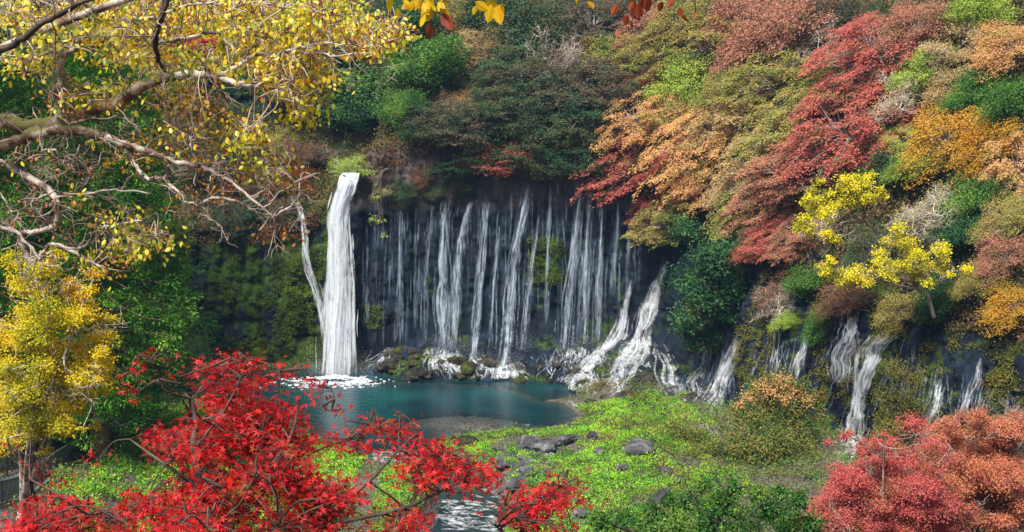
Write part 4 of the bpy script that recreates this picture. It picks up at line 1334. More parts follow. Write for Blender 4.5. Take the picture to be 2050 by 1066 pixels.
MAT['dryleaf'] = leaf_mat("leaves_dryleaf", [(.05, .03, .02), (.12, .07, .04), (.20, .10, .05), (.14, .10, .04)], .3, .35)
scatter_stuff("rim_scrub", "brown withered scrub along the rim and brown rock slope", RIMROW - 12, RIMROW + 12, 1500, MAT['dryleaf'], .16, 30, np.array([.6, .5, .6]), None, "scrub")

BL = [(937, 893, 26, "large dark smooth boulder at the green bank's left tip", WETROCK), (1132, 886, 18, "pale grey boulder in the grass, middle of the bank"),
      (1186, 878, 14, "light grey stone right of the middle bank boulder"), (1286, 906, 30, "wide dark boulder half sunk in the grass"),
      (1335, 950, 15, "round grey stone below the wide sunken boulder"), (1357, 966, 13, "purple-grey stone right next to the round one"),
      (1060, 895, 20, "grey boulder at the left of the bank's rock cluster"), (1092, 903, 22, "biggest grey boulder in the bank's rock cluster"),
      (1200, 905, 9, "small stone left of the wide sunken boulder"), (1055, 950, 16, "dark stone at the stream edge of the rock cluster"),
      (1035, 975, 18, "dark boulder low beside the stream bend"), (1105, 935, 12, "grey stone below the rock cluster"), (1165, 1035, 20, "grey boulder by the red sprays at the bottom"),
      (1325, 1000, 18, "grey rock just above the camellia shrub"), (775, 890, 22, "dark rock splitting the stream's first rapid", WETROCK), (800, 880, 12, "small dark rock behind the stream-splitting rock", WETROCK),
      (1245, 940, 11, "small grey stone on the grass left of the round stone"), (1010, 935, 12, "grey stone near the bank's left edge"), (985, 880, 9, "small stone near the large dark boulder"), (720, 880, 14, "dark rock at the pool outlet", WETROCK)]
BLXY = []
for e in BL:
    h_ = hit(e[0], e[1], (BG,))[0]
    BLXY.append((h_.x, h_.y, e[2] / F_PX * h_.y))
# ------------------------------------------------------------------ meadow on the gorge floor
PLINE = np.array([tuple(hit(x, y, (BG,))[0]) for x, y in [(-40, 1012), (20, 996), (70, 968), (105, 938), (150, 912), (198, 892), (228, 868), (234, 845), (228, 812)]])
def meadow(name, label, n, mat, mfun, lsize, hgt, seed):
    r = np.random.default_rng(seed)
    x = r.uniform(-32, 26, n * 6); y = r.uniform(58, 104, n * 6)
    sdp = polydist(x, y, POOL)
    d, (w,) = linedist(x, y, STREAM, [STREAM_W])
    nz = fbm(x * .35, y * .35, 0, 3, 404)
    ok = (sdp > np.where(x > 2, .35, .9)) & (d > w * 1.15) & mfun(x, y, nz)
    # keep above loft wall
    for bx, by, br in BLXY:
        ok &= np.hypot(x - bx, y - by + br * .5) > br * 1.05
    x, y, nz = x[ok][:n], y[ok][:n], nz[ok][:n]
    z = ground_h(x, y)
    m = fbm(x * .8, y * .8, 0, 2, 405)
    h = hgt * (.35 + 1.5 * np.clip(m + .35, 0, 1.2) ** 1.5)
    h = h * np.clip(sdp[ok][:n] / 6, .25, 1)
    P = np.c_[x, y, z + r.uniform(.02, 1, len(x)) * h]
    g = Geo()
    k = len(x)
    D = r.normal(0, .6, (k, 3)) + [0, 0, .45]
    leaves(g, P, D, r.normal(0, .5, (k, 3)) + [0, -.2, 1], lsize * r.uniform(.5, 1.4, k), T_DIA)
    tag(g.build(name, mat), label, "grass", kind="stuff")
rockfree = lambda x, y: ~(((((x - 1.5) / 3.4) ** 2 + ((y - 80.5) / 4.5) ** 2) < 1) & (fbm(x * .9, y * .9, 0, 2, 9) > -.1))
meadow("meadow_plants", "bright green herbs covering the bank beside the stream", 260000, MAT['meadow'],
       lambda x, y, nz: (((nz > -.28) & (x > -8) & (x < 17) & (rockfree(x, y) | (nz > .15))) | ((nz > .0) & (x < -12) & (x > -24) & (y < 92))) & (y < 98) & (x < 13 + nz * 3), .095, .34, 11)
meadow("bank_grass", "bright green grass on the left bank behind the red maple", 90000, MAT['meadow'],
       lambda x, y, nz: (nz > -.35) & (x < -9.5) & (x > -31) & (y < 93) & (linedist(x, y, PLINE, [])[0] > 2.1), .14, .35, 14)
meadow("broad_herbs", "tall darker green weeds standing in tussocks on the bank", 14000, MAT['green'],
       lambda x, y, nz: (fbm(x * .9, y * .9, 3, 2, 21) > .22) & (x > -7) & (x < 24) & (y < 97), .18, .8, 13)
meadow("dry_grass", "brownish dry weeds mixed into the green bank and left slope", 110000, MAT['herb'],
       lambda x, y, nz: ((nz < .05) | (x > 9) | (x < -17)) & (rockfree(x, y)), .14, .6, 12)

# ------------------------------------------------------------------ boulders
def rock(name, label, P, r, mat, seed, cat="boulder", group=None, flat=.65):
    bm_v, bm_f = ICO
    V = bm_v.copy()
    q = np.random.default_rng(seed)
    o = q.uniform(0, 99, 3)
    d = fbm(V[:, 0] * 1.1 + o[0], V[:, 1] * 1.1 + o[1], V[:, 2] * 1.1 + o[2], 3) * .6
    c_ = np.round(fbm(V[:, 0] * .9 + o[1], V[:, 1] * .9 + o[2], V[:, 2] * .9 + o[0], 1) * 4) / 4 * .25
    V = V * (1 + d + c_)[:, None] * r * [q.uniform(.9, 1.5), q.uniform(.8, 1.1), flat]
    g = Geo().add(V, bm_f)
    ob = g.build(name, mat)
    ob.location = P; ob.rotation_euler = (q.normal(0, .15), q.normal(0, .15), q.uniform(0, 6))
    tag(ob, label, cat, group)
    return ob
import bmesh
bm = bmesh.new(); bmesh.ops.create_icosphere(bm, subdivisions=3, radius=1)
bm.verts.ensure_lookup_table()
ICO = (np.array([v.co[:] for v in bm.verts]), np.array([[v.index for v in f.verts] for f in bm.faces])); bm.free()
for i, e in enumerate(BL):
    h = hit(e[0], e[1], (BG,))
    Pp = h[0]; r = e[2] / F_PX * Pp.y
    rock("boulder", e[3], Pp + Vector((0, 0, r * .3)), r, e[4] if len(e) > 4 else BOULDER, 40 + i, group="boulders on the green bank")
q = np.random.default_rng(77)
k = 0
for i in range(110):
    px = q.uniform(745, 1440); lo = np.interp(px, [745, 850, 1000, 1150, 1300, 1440], [700, 700, 715, 720, 740, 800]); hi = np.interp(px, [745, 1050, 1150, 1440], [745, 765, 830, 850])
    py = q.uniform(lo, hi)
    h = hit(px, py)
    if not h or h[0].z < -.1: continue
    r = (5 + 17 * q.random() ** 2.2) / F_PX * h[0].y
    zone = next(z_ for lim, z_ in ((840, "between the main waterfall and the curtain falls"), (930, "under the widest curtain fall"), (1040, "under the leaning mid-cliff fall"),
            (1120, "right of the leaning fall's foot"), (1210, "where the diagonal cascade reaches the pool"), (1300, "below the broad fanning cascade"), (1380, "below the ivy tree"), (9999, "left of the round bush")) if px < lim)
    rock("wet_rock", "dark wet rock " + zone, h[0] - Vector((0, 0, r * .25)), r, WETROCK, 1000 + i, "rock", "dark wet rocks " + zone, .7)
    k += 1
q = np.random.default_rng(78)
for i in range(130):
    px, py = q.normal(1065, 48), q.normal(925, 34)
    h = hit(px, py, (BG,))
    if not h or h[0].z < -.3: continue
    r = (3 + 9 * q.random() ** 1.8) / F_PX * h[0].y
    zone = ("upper " if py < 915 else "lower ") + ("left" if px < 1050 else "right") + " part of the bank's rock cluster"
    rock("stone", ("small" if r < .2 else "fist-to-head-sized" if r < .3 else "larger") + " grey stone in the " + zone, h[0], r, BOULDER, 2000 + i, "stone", "grey stones in the " + zone)
# gravel bar: countless pebbles
g = Geo()
n = 2600
pc = at_z(925, 850, 0)
for i in range(n):
    x, y = pc.x + q.normal(0, 3.6), pc.y + q.normal(0, 1.6)
    z = float(ground_h(np.array([x]), np.array([y]))[0])
    if z < -.35: continue
    r = q.uniform(.05, .16)
    V = ICO6 = np.array([[1, 0, 0], [-1, 0, 0], [0, 1, 0], [0, -1, 0], [0, 0, .6], [0, 0, -.6]]) * r * q.uniform(.7, 1.3, 3) + [x, y, z + .03]
    g.add(V, np.array([[0, 2, 4], [2, 1, 4], [1, 3, 4], [3, 0, 4], [2, 0, 5], [1, 2, 5], [3, 1, 5], [0, 3, 5]]))
tag(g.build("gravel", GRAVELM), "brown and grey gravel showing through the shallow water's edge", "gravel", kind="stuff")

# ------------------------------------------------------------------ path and fence on the left bank
def drape(pts, dz):
    out = []
    for x, y in pts:
        h = hit(x, y, (BG,))
        out.append((h[0].x, h[0].y, h[0].z + dz))
    L_ = smooth_line(out, 4)
    L_[:, 2] = ground_h(L_[:, 0], L_[:, 1]) + dz
    return L_
pl = drape([(-40, 1022), (20, 1006), (75, 982), (112, 950), (155, 925), (205, 905), (240, 880), (246, 850), (238, 815)], 0)
T_ = nrm(np.gradient(pl[:, :2], axis=0)); NN = np.stack([-T_[:, 1], T_[:, 0]], 1)
rows = []
for u in np.linspace(0, 1.8, 5):
    P = pl[:, :2] + NN * u
    rows.append(np.c_[P, np.maximum(pl[:, 2], ground_h(P[:, 0], P[:, 1])) + .06])
V = np.array(rows)
NNP = NN
tag(Geo().add(V.reshape(-1, 3), grid_faces(*V.shape[:2])).build("path", PATHM), "grey footpath behind the dark fence", kind="structure")
pl2 = [at_z(x, y, 1.3) for x, y in ((420, 1080), (480, 1010), (515, 965), (500, 930))]
sl2 = smooth_line([tuple(p) for p in pl2], 6)
T_ = nrm(np.gradient(sl2[:, :2], axis=0)); NN = np.stack([-T_[:, 1], T_[:, 0]], 1)
V = np.array([np.c_[sl2[:, :2] + NN * u, ground_h(sl2[:, 0] + NN[:, 0] * u, sl2[:, 1] + NN[:, 1] * u) + .12] for u in np.linspace(-1.2, 1.2, 5)])
tag(Geo().add(V.reshape(-1, 3), grid_faces(*V.shape[:2])).build("riverside_path", PATHM), "grey riverside path seen through the red maple", kind="structure")
def fence(pl, label):
    fr = empty("fence", tuple(pl[0]))
    tag(fr, label, "fence", "fences along the left footpath")
    o0 = np.array(pl[0])
    step = 3
    for i in range(0, len(pl) - step, step):
        a, b = pl[i] - o0, pl[i + step] - o0
        gp = Geo(); tube(gp, [a - [0, 0, .3], a + [0, 0, 1.25]], .05, 8); gp.build("post", FENCEM, fr)
        gr = Geo(); tube(gr, [a + [0, 0, 1.2], b + [0, 0, 1.2]], .035, 6); gr.build("rail", RAILM, fr)
        gr = Geo(); tube(gr, [a + [0, 0, .2], b + [0, 0, .2]], .025, 6); gr.build("rail", RAILM, fr)
        gm = Geo()
        L = np.linalg.norm(b - a)
        for t in np.arange(.05, L, .11):
            p = a + (b - a) * t / L
            tube(gm, [p + [0, 0, .2], p + [0, 0, 1.17]], .028, 4)
        gm.build("panel", FENCEM, fr)
fence(pl, "dark slatted fence with grey rails on the near side of the left footpath")
p2 = np.c_[pl[:, :2] + NNP * 1.9, pl[:, 2]]
p2[:, 2] = np.maximum(ground_h(p2[:, 0], p2[:, 1]), pl[:, 2])
fence(p2, "dark slatted fence on the far side of the left footpath, partly behind yellow leaves")

# ------------------------------------------------------------------ foreground red maple
RN = np.random.default_rng(31)
def inside(x, y, poly):
    return polydist(np.array([x], float), np.array([y], float), np.array(poly, float))[0] < 0
RM = [(235, 768), (290, 735), (335, 770), (400, 745), (480, 715), (530, 740), (600, 745), (625, 790), (690, 825), (640, 835), (700, 870), (735, 900), (735, 930), (790, 925), (840, 905),
      (745, 850), (830, 845), (880, 890), (965, 940), (975, 975), (925, 1010), (940, 1040), (880, 1080), (-20, 1090), (-20, 1020), (60, 1000), (110, 1005), (190, 1020), (270, 1010), (330, 965), (390, 970), (400, 925), (300, 880), (370, 840), (330, 800)]
YM = 9.5
def red_depth(x, y): return 9.6 + (1066 - y) * .004 + RN.normal(0, .55)
def star_spray(g, c_, n, rad, ls, gt, frm):
    a = RN.uniform(0, 2 * np.pi, n); q = np.sqrt(RN.random(n)) * rad
    tl = RN.normal(0, .25, 2)
    ox, oy = q * np.cos(a), q * np.sin(a)
    P = np.c_[c_[0] + ox, c_[1] + oy, c_[2] + RN.normal(0, .035, n) + ox * tl[0] + oy * tl[1] - .3 * q * q]
    D = np.c_[ox, oy, np.full(n, -.04)] / rad + RN.normal(0, .5, (n, 3)) * [1, 1, .5]
    leaves(g, P, D, RN.normal(0, .6, (n, 3)) + [0, -.35, 1], ls * RN.uniform(.6, 1.2, n), T_STAR)
    if frm is not None:
        P2 = smooth_line([frm, (np.array(frm) + c_) / 2 + RN.normal(0, .05, 3) + [0, 0, .04], c_], 4)
        tube(gt, P2, np.linspace(.010, .004, len(P2)), 4)
        for k in range(3):
            e = c_ + np.array([RN.normal(0, rad * .6), RN.normal(0, rad * .6), -.01])
            tube(gt, [c_, (c_ + e) / 2 + [0, 0, .02], e], [.004, .003, .002], 3)

def red_maple(label, poly, n_spray, trunkpts, ls=.05, nper=27, extra=[], rad=(.14, .30)):
    LABELS.add(label)
    g, gt = Geo(), Geo()
    nodes = []
    for pts, r0, r1 in trunkpts:
        P = smooth_line([tuple(at_y(x, y, Y)) for x, y, Y in pts], 5)
        tube(gt, P, np.linspace(r0, r1, len(P)), 7)
        nodes.append(P)
    base = np.array(nodes[0][0])
    nodes = np.concatenate(nodes)
    xs = [p[0] for p in poly]; ys = [p[1] for p in poly]
    k = 0
    while k < n_spray:
        x, y = RN.uniform(min(xs), max(xs)), RN.uniform(min(ys), max(ys))
        if not inside(x, y, poly): continue
        if (735 < x < 840 and 885 < y < 950) or (870 < x < 1010 and 985 < y < 1070): continue
        if fbm(x * .011, y * .014, 0, 2, 5) < -.04: continue
        c_ = np.array(at_y(x, y, red_depth(x, y)))
        d = np.linalg.norm(nodes - c_, axis=1); j = d.argmin()
        star_spray(g, c_, nper, RN.uniform(*rad), ls, gt, nodes[j])
        if k % 5 == 0: nodes = np.vstack([nodes, c_])
        k += 1
    for x, y, m in extra:
        c_ = np.array(at_y(x, y, 9.8)); j = np.linalg.norm(nodes - c_, axis=1).argmin()
        star_spray(g, c_, m, .13, ls * .9, gt, nodes[j]); nodes = np.vstack([nodes, c_])
    root = empty("red_maple", base)
    for o in (g.build("crown", MAT['redmaple']), gt.build("trunk", BARKDK, smooth=True)):
        o.data.transform(Matrix.Translation(-Vector(base))); o.parent = root
    tag(root, label, "tree")
    return root
gz = zat(-2.2, 9.7)
p0 = at_y(450, 1300, 9.7)
red_maple("brilliant red maple filling the lower left foreground", RM, 540,
  [([(470, 1560, 9.7), (440, 1150, 9.7), (430, 1060, 9.7), (405, 980, 9.7), (388, 900, 9.8), (392, 850, 9.9), (384, 800, 10)], .07, .012),
   ([(405, 980, 9.7), (330, 930, 9.6), (260, 880, 9.8)], .02, .008), ([(430, 1060, 9.7), (520, 960, 9.6), (580, 880, 9.8), (600, 800, 9.9)], .03, .008),
   ([(440, 1150, 9.7), (600, 1060, 9.5), (720, 980, 9.6), (800, 900, 9.8)], .035, .008), ([(440, 1150, 9.7), (250, 1060, 9.5), (60, 960, 9.6)], .03, .006),
   ([(600, 1060, 9.5), (800, 1020, 9.4), (930, 960, 9.5)], .02, .006), ([(388, 900, 9.8), (450, 820, 9.9), (490, 740, 10)], .015, .006)],
  extra=[(320, 760, 10), (360, 755, 10), (420, 735, 12), (455, 728, 10), (540, 730, 10), (560, 745, 10), (610, 760, 10), (640, 775, 8), (670, 800, 8), (270, 790, 10), (485, 722, 12), (510, 735, 10), (262, 745, 12), (240, 770, 10), (285, 720, 10), (305, 715, 8), (590, 742, 12), (570, 752, 12), (655, 812, 8), (680, 822, 8), (740, 848, 10), (760, 855, 12), (800, 860, 12), (830, 850, 8),
         (60, 925, 10), (75, 945, 12), (100, 950, 12), (120, 965, 12), (20, 905, 8), (15, 890, 8), (200, 915, 8), (150, 950, 6), (960, 960, 10), (980, 965, 8), (620, 770, 10), (640, 790, 8), (700, 860, 10), (340, 720, 6)])
red_maple("sparser red maple sprays at bottom centre by the stream", [(960, 1060), (985, 1020), (1060, 980), (1110, 955), (1165, 955), (1150, 1000), (1100, 1030), (1160, 1060), (1120, 1085), (960, 1085)], 60,
  [([(1060, 1500, 9.4), (1050, 1200, 9.4), (1040, 1090, 9.4), (1070, 1010, 9.5), (1140, 965, 9.6)], .04, .005), ([(1040, 1090, 9.4), (1000, 1060, 9.3), (975, 1040, 9.3)], .012, .005)], nper=15, ls=.05, rad=(.1, .22))

# ------------------------------------------------------------------ foreground mottled tree at upper left
LIMBS = [  # (pixels + depth), r start, r end (m), material key
 ('mossy', [(-60, 245, 11), (10, 245, 11), (60, 255, 11), (110, 246, 11), (150, 226, 10.9), (200, 215, 10.8), (235, 205, 10.8), (262, 186, 10.7), (290, 170, 10.6), (320, 160, 10.6), (350, 152, 10.5)], .075, .04),
 ('mottled', [(350, 152, 10.5), (400, 150, 10.4), (440, 158, 10.4), (480, 168, 10.3), (520, 175, 10.3), (575, 180, 10.2), (585, 195, 10.2), (596, 232, 10.2)], .035, .008),
 ('mossy', [(-60, 300, 11.2), (0, 290, 11.1), (50, 275, 11), (100, 262, 10.9), (140, 262, 10.8), (190, 270, 10.7), (215, 276, 10.7)], .07, .035),
 ('mottled', [(215, 276, 10.7), (250, 288, 10.6), (300, 305, 10.5), (350, 325, 10.4), (400, 335, 10.4), (455, 360, 10.3), (500, 395, 10.2), (545, 432, 10.2)], .035, .007),
 ('mottled', [(-40, 322, 11.4), (0, 330, 11.3), (50, 350, 11.2), (90, 375, 11.1), (112, 400, 11), (117, 425, 11), (106, 455, 11), (70, 464, 11), (40, 472, 11), (48, 500, 11), (62, 522, 11), (80, 515, 11), (105, 490, 11), (150, 508, 10.9), (178, 525, 10.9), (205, 535, 10.8)], .036, .012),
 ('mottled', [(118, 235, 10.9), (114, 205, 10.9), (112, 180, 10.8), (124, 162, 10.8), (121, 130, 10.7), (130, 112, 10.7), (148, 98, 10.7), (170, 68, 10.6)], .035, .022),
 ('dark', [(-40, 105, 9.5), (0, 98, 9.4), (30, 90, 9.3), (80, 50, 9.2), (130, 25, 9.1), (200, -15, 9)], .03, .018),
 ('dark', [(333, -30, 9.8), (325, 30, 9.8), (313, 65, 9.9), (311, 100, 10), (325, 135, 10.4)], .03, .018),
 ('mottled', [(245, 40, 10.4), (300, 37, 10.4), (330, 30, 10.4), (370, 14, 10.3), (430, 4, 10.3)], .02, .008),
 ('mottled', [(318, 85, 10.5), (370, 77, 10.4), (430, 65, 10.4), (450, 80, 10.4), (480, 112, 10.3), (500, 95, 10.3), (530, 78, 10.3)], .018, .008),
 ('mottled', [(440, 152, 10.4), (470, 135, 10.3), (510, 112, 10.3), (560, 106, 10.2), (600, 96, 10.2), (640, 88, 10.2), (690, 88, 10.1), (742, 94, 10.1)], .022, .006),
 ('mottled', [(610, 93, 10.2), (640, 104, 10.2), (680, 112, 10.1), (745, 106, 10.1)], .012, .005),
 ('mottled', [(263, 288, 10.6), (262, 312, 10.6), (276, 340, 10.5), (292, 356, 10.5), (330, 360, 10.5), (352, 382, 10.4), (368, 404, 10.4), (402, 414, 10.4), (438, 456, 10.4)], .022, .008),
 ('mottled', [(402, 414, 10.4), (420, 398, 10.4), (470, 402, 10.3), (505, 420, 10.3), (540, 432, 10.3), (565, 425, 10.2), (600, 390, 10.2), (590, 365, 10.2)], .014, .006),
 ('mottled', [(80, 268, 11), (50, 300, 10.9), (70, 320, 10.9), (110, 300, 10.8), (120, 330, 10.8)], .010, .005),
 ('mottled', [(0, 455, 10.7), (40, 470, 10.7), (80, 520, 10.7)], .02, .012),
 ('mottled', [(115, 395, 10.9), (175, 388, 10.8), (230, 380, 10.7), (300, 388, 10.6)], .012, .006),
 ('mottled', [(105, 490, 10.9), (165, 495, 10.8), (195, 460, 10.7), (240, 450, 10.7), (290, 440, 10.6)], .014, .006),
 ('mottled', [(100, 350, 10.9), (85, 305, 10.8), (120, 298, 10.8), (130, 275, 10.7)], .008, .004),
 ('mottled', [(170, 370, 10.7), (180, 345, 10.7), (150, 310, 10.7), (160, 290, 10.7)], .008, .004),
 ('mottled', [(0, 385, 10.5), (30, 425, 10.5), (70, 400, 10.5), (110, 380, 10.5)], .008, .005),
 ('mottled', [(118, 235, 10.9), (140, 246, 10.8), (180, 240, 10.8), (240, 230, 10.7)], .012, .005),
 ('mottled', [(400, 335, 10.4), (385, 300, 10.3), (380, 285, 10.3), (395, 275, 10.3)], .010, .004),
 ('mottled', [(115, 120, 10.7), (95, 90, 10.6), (75, 65, 10.6)], .010, .005),
 ('mottled', [(330, 360, 10.5), (345, 320, 10.4), (370, 295, 10.4), (385, 275, 10.4)], .010, .005),
 ('mottled', [(545, 170, 10.2), (560, 150, 10.2), (530, 160, 10.2), (510, 175, 10.2)], .006, .004),
]
CL = [  # leaf clusters: cx, cy, rx, ry, tufts, brownness
 (50, 25, 70, 30, 40, .1), (130, 55, 80, 45, 50, .1), (220, 30, 80, 35, 50, .1), (300, 20, 70, 30, 34, .1), (250, 90, 80, 40, 44, .1), (60, 110, 70, 40, 26, .2), (380, 30, 50, 30, 18, .1),
 (470, 30, 80, 40, 60, .05), (560, 45, 90, 45, 90, .05), (650, 40, 90, 45, 80, .1), (740, 70, 75, 40, 60, .3), (500, 95, 70, 35, 40, .1), (590, 110, 80, 30, 44, .15), (560, 150, 60, 25, 30, .1), (420, 120, 70, 35, 34, .1), (330, 110, 60, 40, 26, .1),
 (610, 215, 38, 34, 34, .05), (550, 175, 60, 20, 18, .2), (645, 155, 35, 25, 12, .1),
 (200, 185, 90, 28, 40, .3), (130, 205, 60, 25, 16, .5), (330, 190, 80, 30, 28, .4), (390, 230, 70, 50, 36, .6), (430, 260, 60, 50, 34, .5), (490, 255, 45, 35, 26, .1), (510, 300, 45, 45, 36, .25), (530, 345, 50, 25, 26, .3),
 (600, 350, 45, 25, 34, .95), (560, 380, 40, 20, 14, .9), (250, 300, 90, 35, 16, .6), (440, 380, 40, 20, 14, .9), (400, 310, 50, 30, 16, .7), (340, 280, 60, 40, 18, .6),
 (240, 450, 60, 35, 24, .3), (290, 480, 55, 30, 34, .2), (230, 500, 50, 25, 14, .4), (90, 430, 90, 50, 14, .9), (560, 462, 50, 12, 12, .95), (150, 370, 90, 50, 10, .9), (205, 540, 60, 20, 8, .9), (370, 405, 40, 20, 6, .8), (60, 330, 60, 30, 8, .8)]
RN = np.random.default_rng(44)
gm, gs, gd_, gw, gl1, gl2 = Geo(), Geo(), Geo(), Geo(), Geo(), Geo()
nodes = []
for key, pts, r0, r1 in LIMBS:
    P = smooth_line([tuple(at_y(x, y, Y)) for x, y, Y in pts], 5)
    kn = RN.normal(0, .006, P.shape); kn[0] = kn[-1] = 0
    P = P + kn
    rr = np.linspace(r0, r1, len(P)) * (1 + RN.normal(0, .07, len(P)))
    tube({'mossy': gm, 'mottled': gs, 'dark': gd_}[key], P, rr, 8)
    nodes.append(P)
    # crooked side shoots
    for k in range(int(len(P) * .35)):
        j = RN.integers(2, len(P))
        tips = []
        t = P[j] - P[j - 1]
        grow(gw, P[j], nrm(t) * .4 + RN.normal(0, .8, 3) * [1, .6, 1], RN.uniform(.12, .4), RN.uniform(.004, .009), RN.integers(0, 3), tips, RN, .6, 0, 4, .0025)
nodes = np.concatenate(nodes)
for cx, cy, rx, ry, tufts, brown in CL:
    for k in range(int(tufts * (1.6 if cy < 160 else 1.0))):
        a = RN.uniform(0, 6.28); q = math.sqrt(RN.random())
        x, y = cx + rx * q * math.cos(a), cy + ry * q * math.sin(a)
        d0 = 10.9 + RN.normal(0, .5)
        c_ = np.array(at_y(x, y, d0))
        j = np.linalg.norm(nodes - c_, axis=1).argmin()
        e = c_ - nodes[j]
        if np.linalg.norm(e) < 1.3:
            P2 = smooth_line([nodes[j], nodes[j] + e * .5 + RN.normal(0, .06, 3) + [0, 0, .05], c_], 4)
            tube(gw, P2, np.linspace(.0065, .003, len(P2)), 4)
            if RN.random() < .3: nodes = np.vstack([nodes, c_])
        n = RN.integers(5, 11)
        P = c_ + RN.normal(0, .055, (n, 3)) * [1.3, 1, .8]
        D = RN.normal(0, .55, (n, 3)) + [0, 0, -.75]
        isb = RN.random() < brown
        leaves(gl2 if isb else gl1, P, D, RN.normal(0, .5, (n, 3)) + [0, -.7, .5], RN.uniform(.034, .062, n) * (.75 if isb else 1), T_OVAL)
tx, ty = -5.2, 10.9
tb = np.array([tx, ty, zat(tx, ty) - .3])
gtk = Geo()
A0 = np.array(at_y(-60, 245, 11)); A1 = np.array(at_y(-60, 300, 11.2)); A2 = np.array(at_y(-40, 322, 11.4)); A3 = np.array(at_y(-40, 105, 9.5))
tk = smooth_line([tb, tb + [.0, 0, 1.0], [tx + .05, ty, 21.5], [tx - .1, ty + .1, 23.4], [tx - .3, ty, 26]], 5)
tube(gtk, tk, np.linspace(.24, .09, len(tk)), 14)
for A, r in ((A0, .10), (A1, .09), (A2, .05), (A3, .03), (np.array(at_y(333, -30, 9.8)), .03)):
    st_ = tk[np.linalg.norm(tk - (A + [0, 0, -.3]), axis=1).argmin()]
    tube(gtk, smooth_line([st_, (st_ + A) / 2 + [0, 0, .05], A], 4), np.linspace(r * 1.25, r, 9), 8)
root = empty("mottled_tree", tb)
tag(root, "near tree with pale mottled limbs and hanging yellow leaves at upper left", "tree")
for nm, gg, mt in (("trunk", gtk, BARKMOT), ("mossy_limb", gm, BARKMOSS), ("limb", gs, BARKMOT), ("dark_limb", gd_, BARKDK), ("twigs", gw, BARKTWIG), ("crown", gl1, MAT['near']), ("withered_leaves", gl2, MAT['nearbrown'])):
    o = gg.build(nm, mt, smooth=nm not in ("crown", "withered_leaves"))
    o.data.transform(Matrix.Translation(-Vector(tb))); o.parent = root

# ------------------------------------------------------------------ leaves dangling from a bough above the camera
RN = np.random.default_rng(45)
gb, gl1, gl2 = Geo(), Geo(), Geo()
tb = np.array([3.6, 5.2, zat(3.6, 5.2) - .3])
P = smooth_line([tb, tb + [0, 0, 2], [3.5, 5.2, 23.0], [2.4, 5.0, 23.1], [1.0, 4.8, 22.85], [.2, 4.7, 22.72], [-.6, 4.6, 22.68], [-1.0, 4.55, 22.62]], 5)
tube(gb, P, np.linspace(.12, .008, len(P)), 8)
def dangle(px, py, n, g, size, from_z=22.72, Y=4.7, rad=.02, tpl=T_OVAL):
    c_ = np.array(at_y(px, py, Y))
    s_ = P[np.abs(P[15:, 0] - c_[0]).argmin() + 15]
    tube(gb, smooth_line([s_, (s_ + c_) / 2 + RN.normal(0, .02, 3), c_], 4), np.linspace(.005, .002, 9), 5)
    leaves(g, c_ + RN.normal(0, rad, (n, 3)) * [1.6, 1, 1], RN.normal(0, .4, (n, 3)) * [1.5, .6, .6] + [0, 0, -1], RN.normal(0, .5, (n, 3)) + [0, -1, .2], size * RN.uniform(.7, 1.1, n), tpl)
for px, py, n, s_ in ((830, -5, 7, .05), (860, -2, 7, .05), (815, 5, 4, .04), (870, 5, 4, .06), (912, -5, 3, .045), (982, 2, 3, .075), (1003, 12, 3, .07), (1150, -10, 2, .04), (845, 10, 3, .04), (795, -6, 4, .04)):
    dangle(px, py, n, gl1, s_)
for px, py, n, s_ in ((875, 40, 2, .075), (1262, 0, 5, .05), (1285, 2, 5, .05), (1305, -2, 4, .05), (1262, 30, 3, .04), (1262, 50, 2, .035), (1355, 5, 3, .05), (1320, -5, 3, .04), (1393, 28, 2, .03), (1412, 28, 1, .03)):
    dangle(px, py, n, gl2, s_)
root = empty("overhanging_tree", tb)
tag(root, "tree beside the lookout whose twigs dangle leaves into the top edge", "tree")
MAT['dangly'] = leaf_mat("leaves_dangly", [(.62, .38, .01), (.80, .55, .01), (.78, .36, .01)], .55, 1.5)
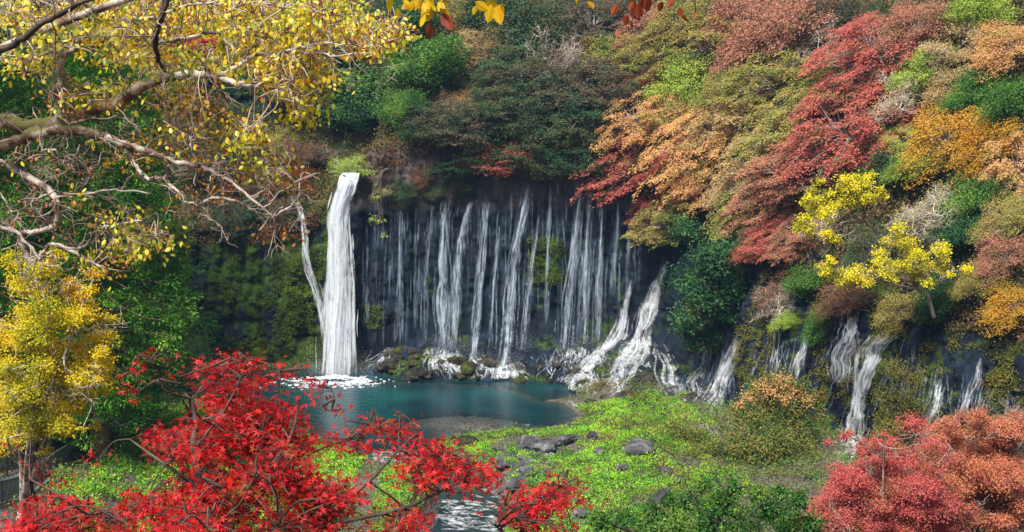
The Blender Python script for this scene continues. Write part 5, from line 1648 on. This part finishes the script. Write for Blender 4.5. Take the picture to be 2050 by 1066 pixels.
MAT['danglered'] = leaf_mat("leaves_danglered", [(.12, .02, .012), (.28, .05, .02), (.45, .10, .02)], .4, 3)
for nm, gg, mt in (("trunk", gb, BARKDK), ("crown", gl1, MAT['dangly']), ("withered_leaves", gl2, MAT['danglered'])):
    o = gg.build(nm, mt); o.data.transform(Matrix.Translation(-Vector(tb))); o.parent = root

# ------------------------------------------------------------------ spray round the feet of the falls, haze
RN = np.random.default_rng(61)
g = Geo()
def spray(px, py, sx, sy, n, up=1.0):
    h = hit(px, py)
    if not h: return
    c_ = np.array(h[0])
    P = c_ + np.c_[RN.normal(0, sx, n), RN.normal(-.6, .5, n), np.abs(RN.normal(0, sy, n)) * up]
    leaves(g, P, rdir(n), rdir(n), RN.uniform(.03, .08, n), T_DIA)
spray(675, 760, 1.9, 1.3, 14000)
for px, py, n in ((890, 700, 1200), (905, 705, 500), (948, 715, 800), (1010, 735, 1500), (1046, 700, 500), (1132, 700, 700), (1165, 695, 500), (1194, 690, 500), (1180, 735, 800), (1252, 740, 1600), (1345, 785, 1200), (1385, 800, 600), (1405, 840, 600)):
    spray(px, py, .9, .8, n)
MAT['spray'] = foam_mat("spray_drops", .2, .5, (3, 3, 3), .33, False)
tag(g.build("spray", MAT['spray']), "fine white spray drifting round the feet of the waterfalls", "spray", kind="stuff")
m, n_, l_ = newmat("haze")
pv = n_.new("ShaderNodeVolumePrincipled")
pv.inputs['Color'].default_value = (.35, .62, 1, 1)
pv.inputs['Density'].default_value = .00026
pv.inputs['Anisotropy'].default_value = .2
o = n_.new("ShaderNodeOutputMaterial"); l_.new(pv.outputs[0], o.inputs['Volume'])
bx = np.array([[x, y, z] for x in (-330, 330) for y in (-150, 360) for z in (-4, 80)], float)
hz = Geo().add(bx, np.array([[0, 1, 3, 2], [4, 6, 7, 5], [0, 4, 5, 1], [2, 3, 7, 6], [0, 2, 6, 4], [1, 5, 7, 3]])).build("haze", m)
tag(hz, "pale blue autumn haze hanging in the gorge", "haze", kind="stuff")
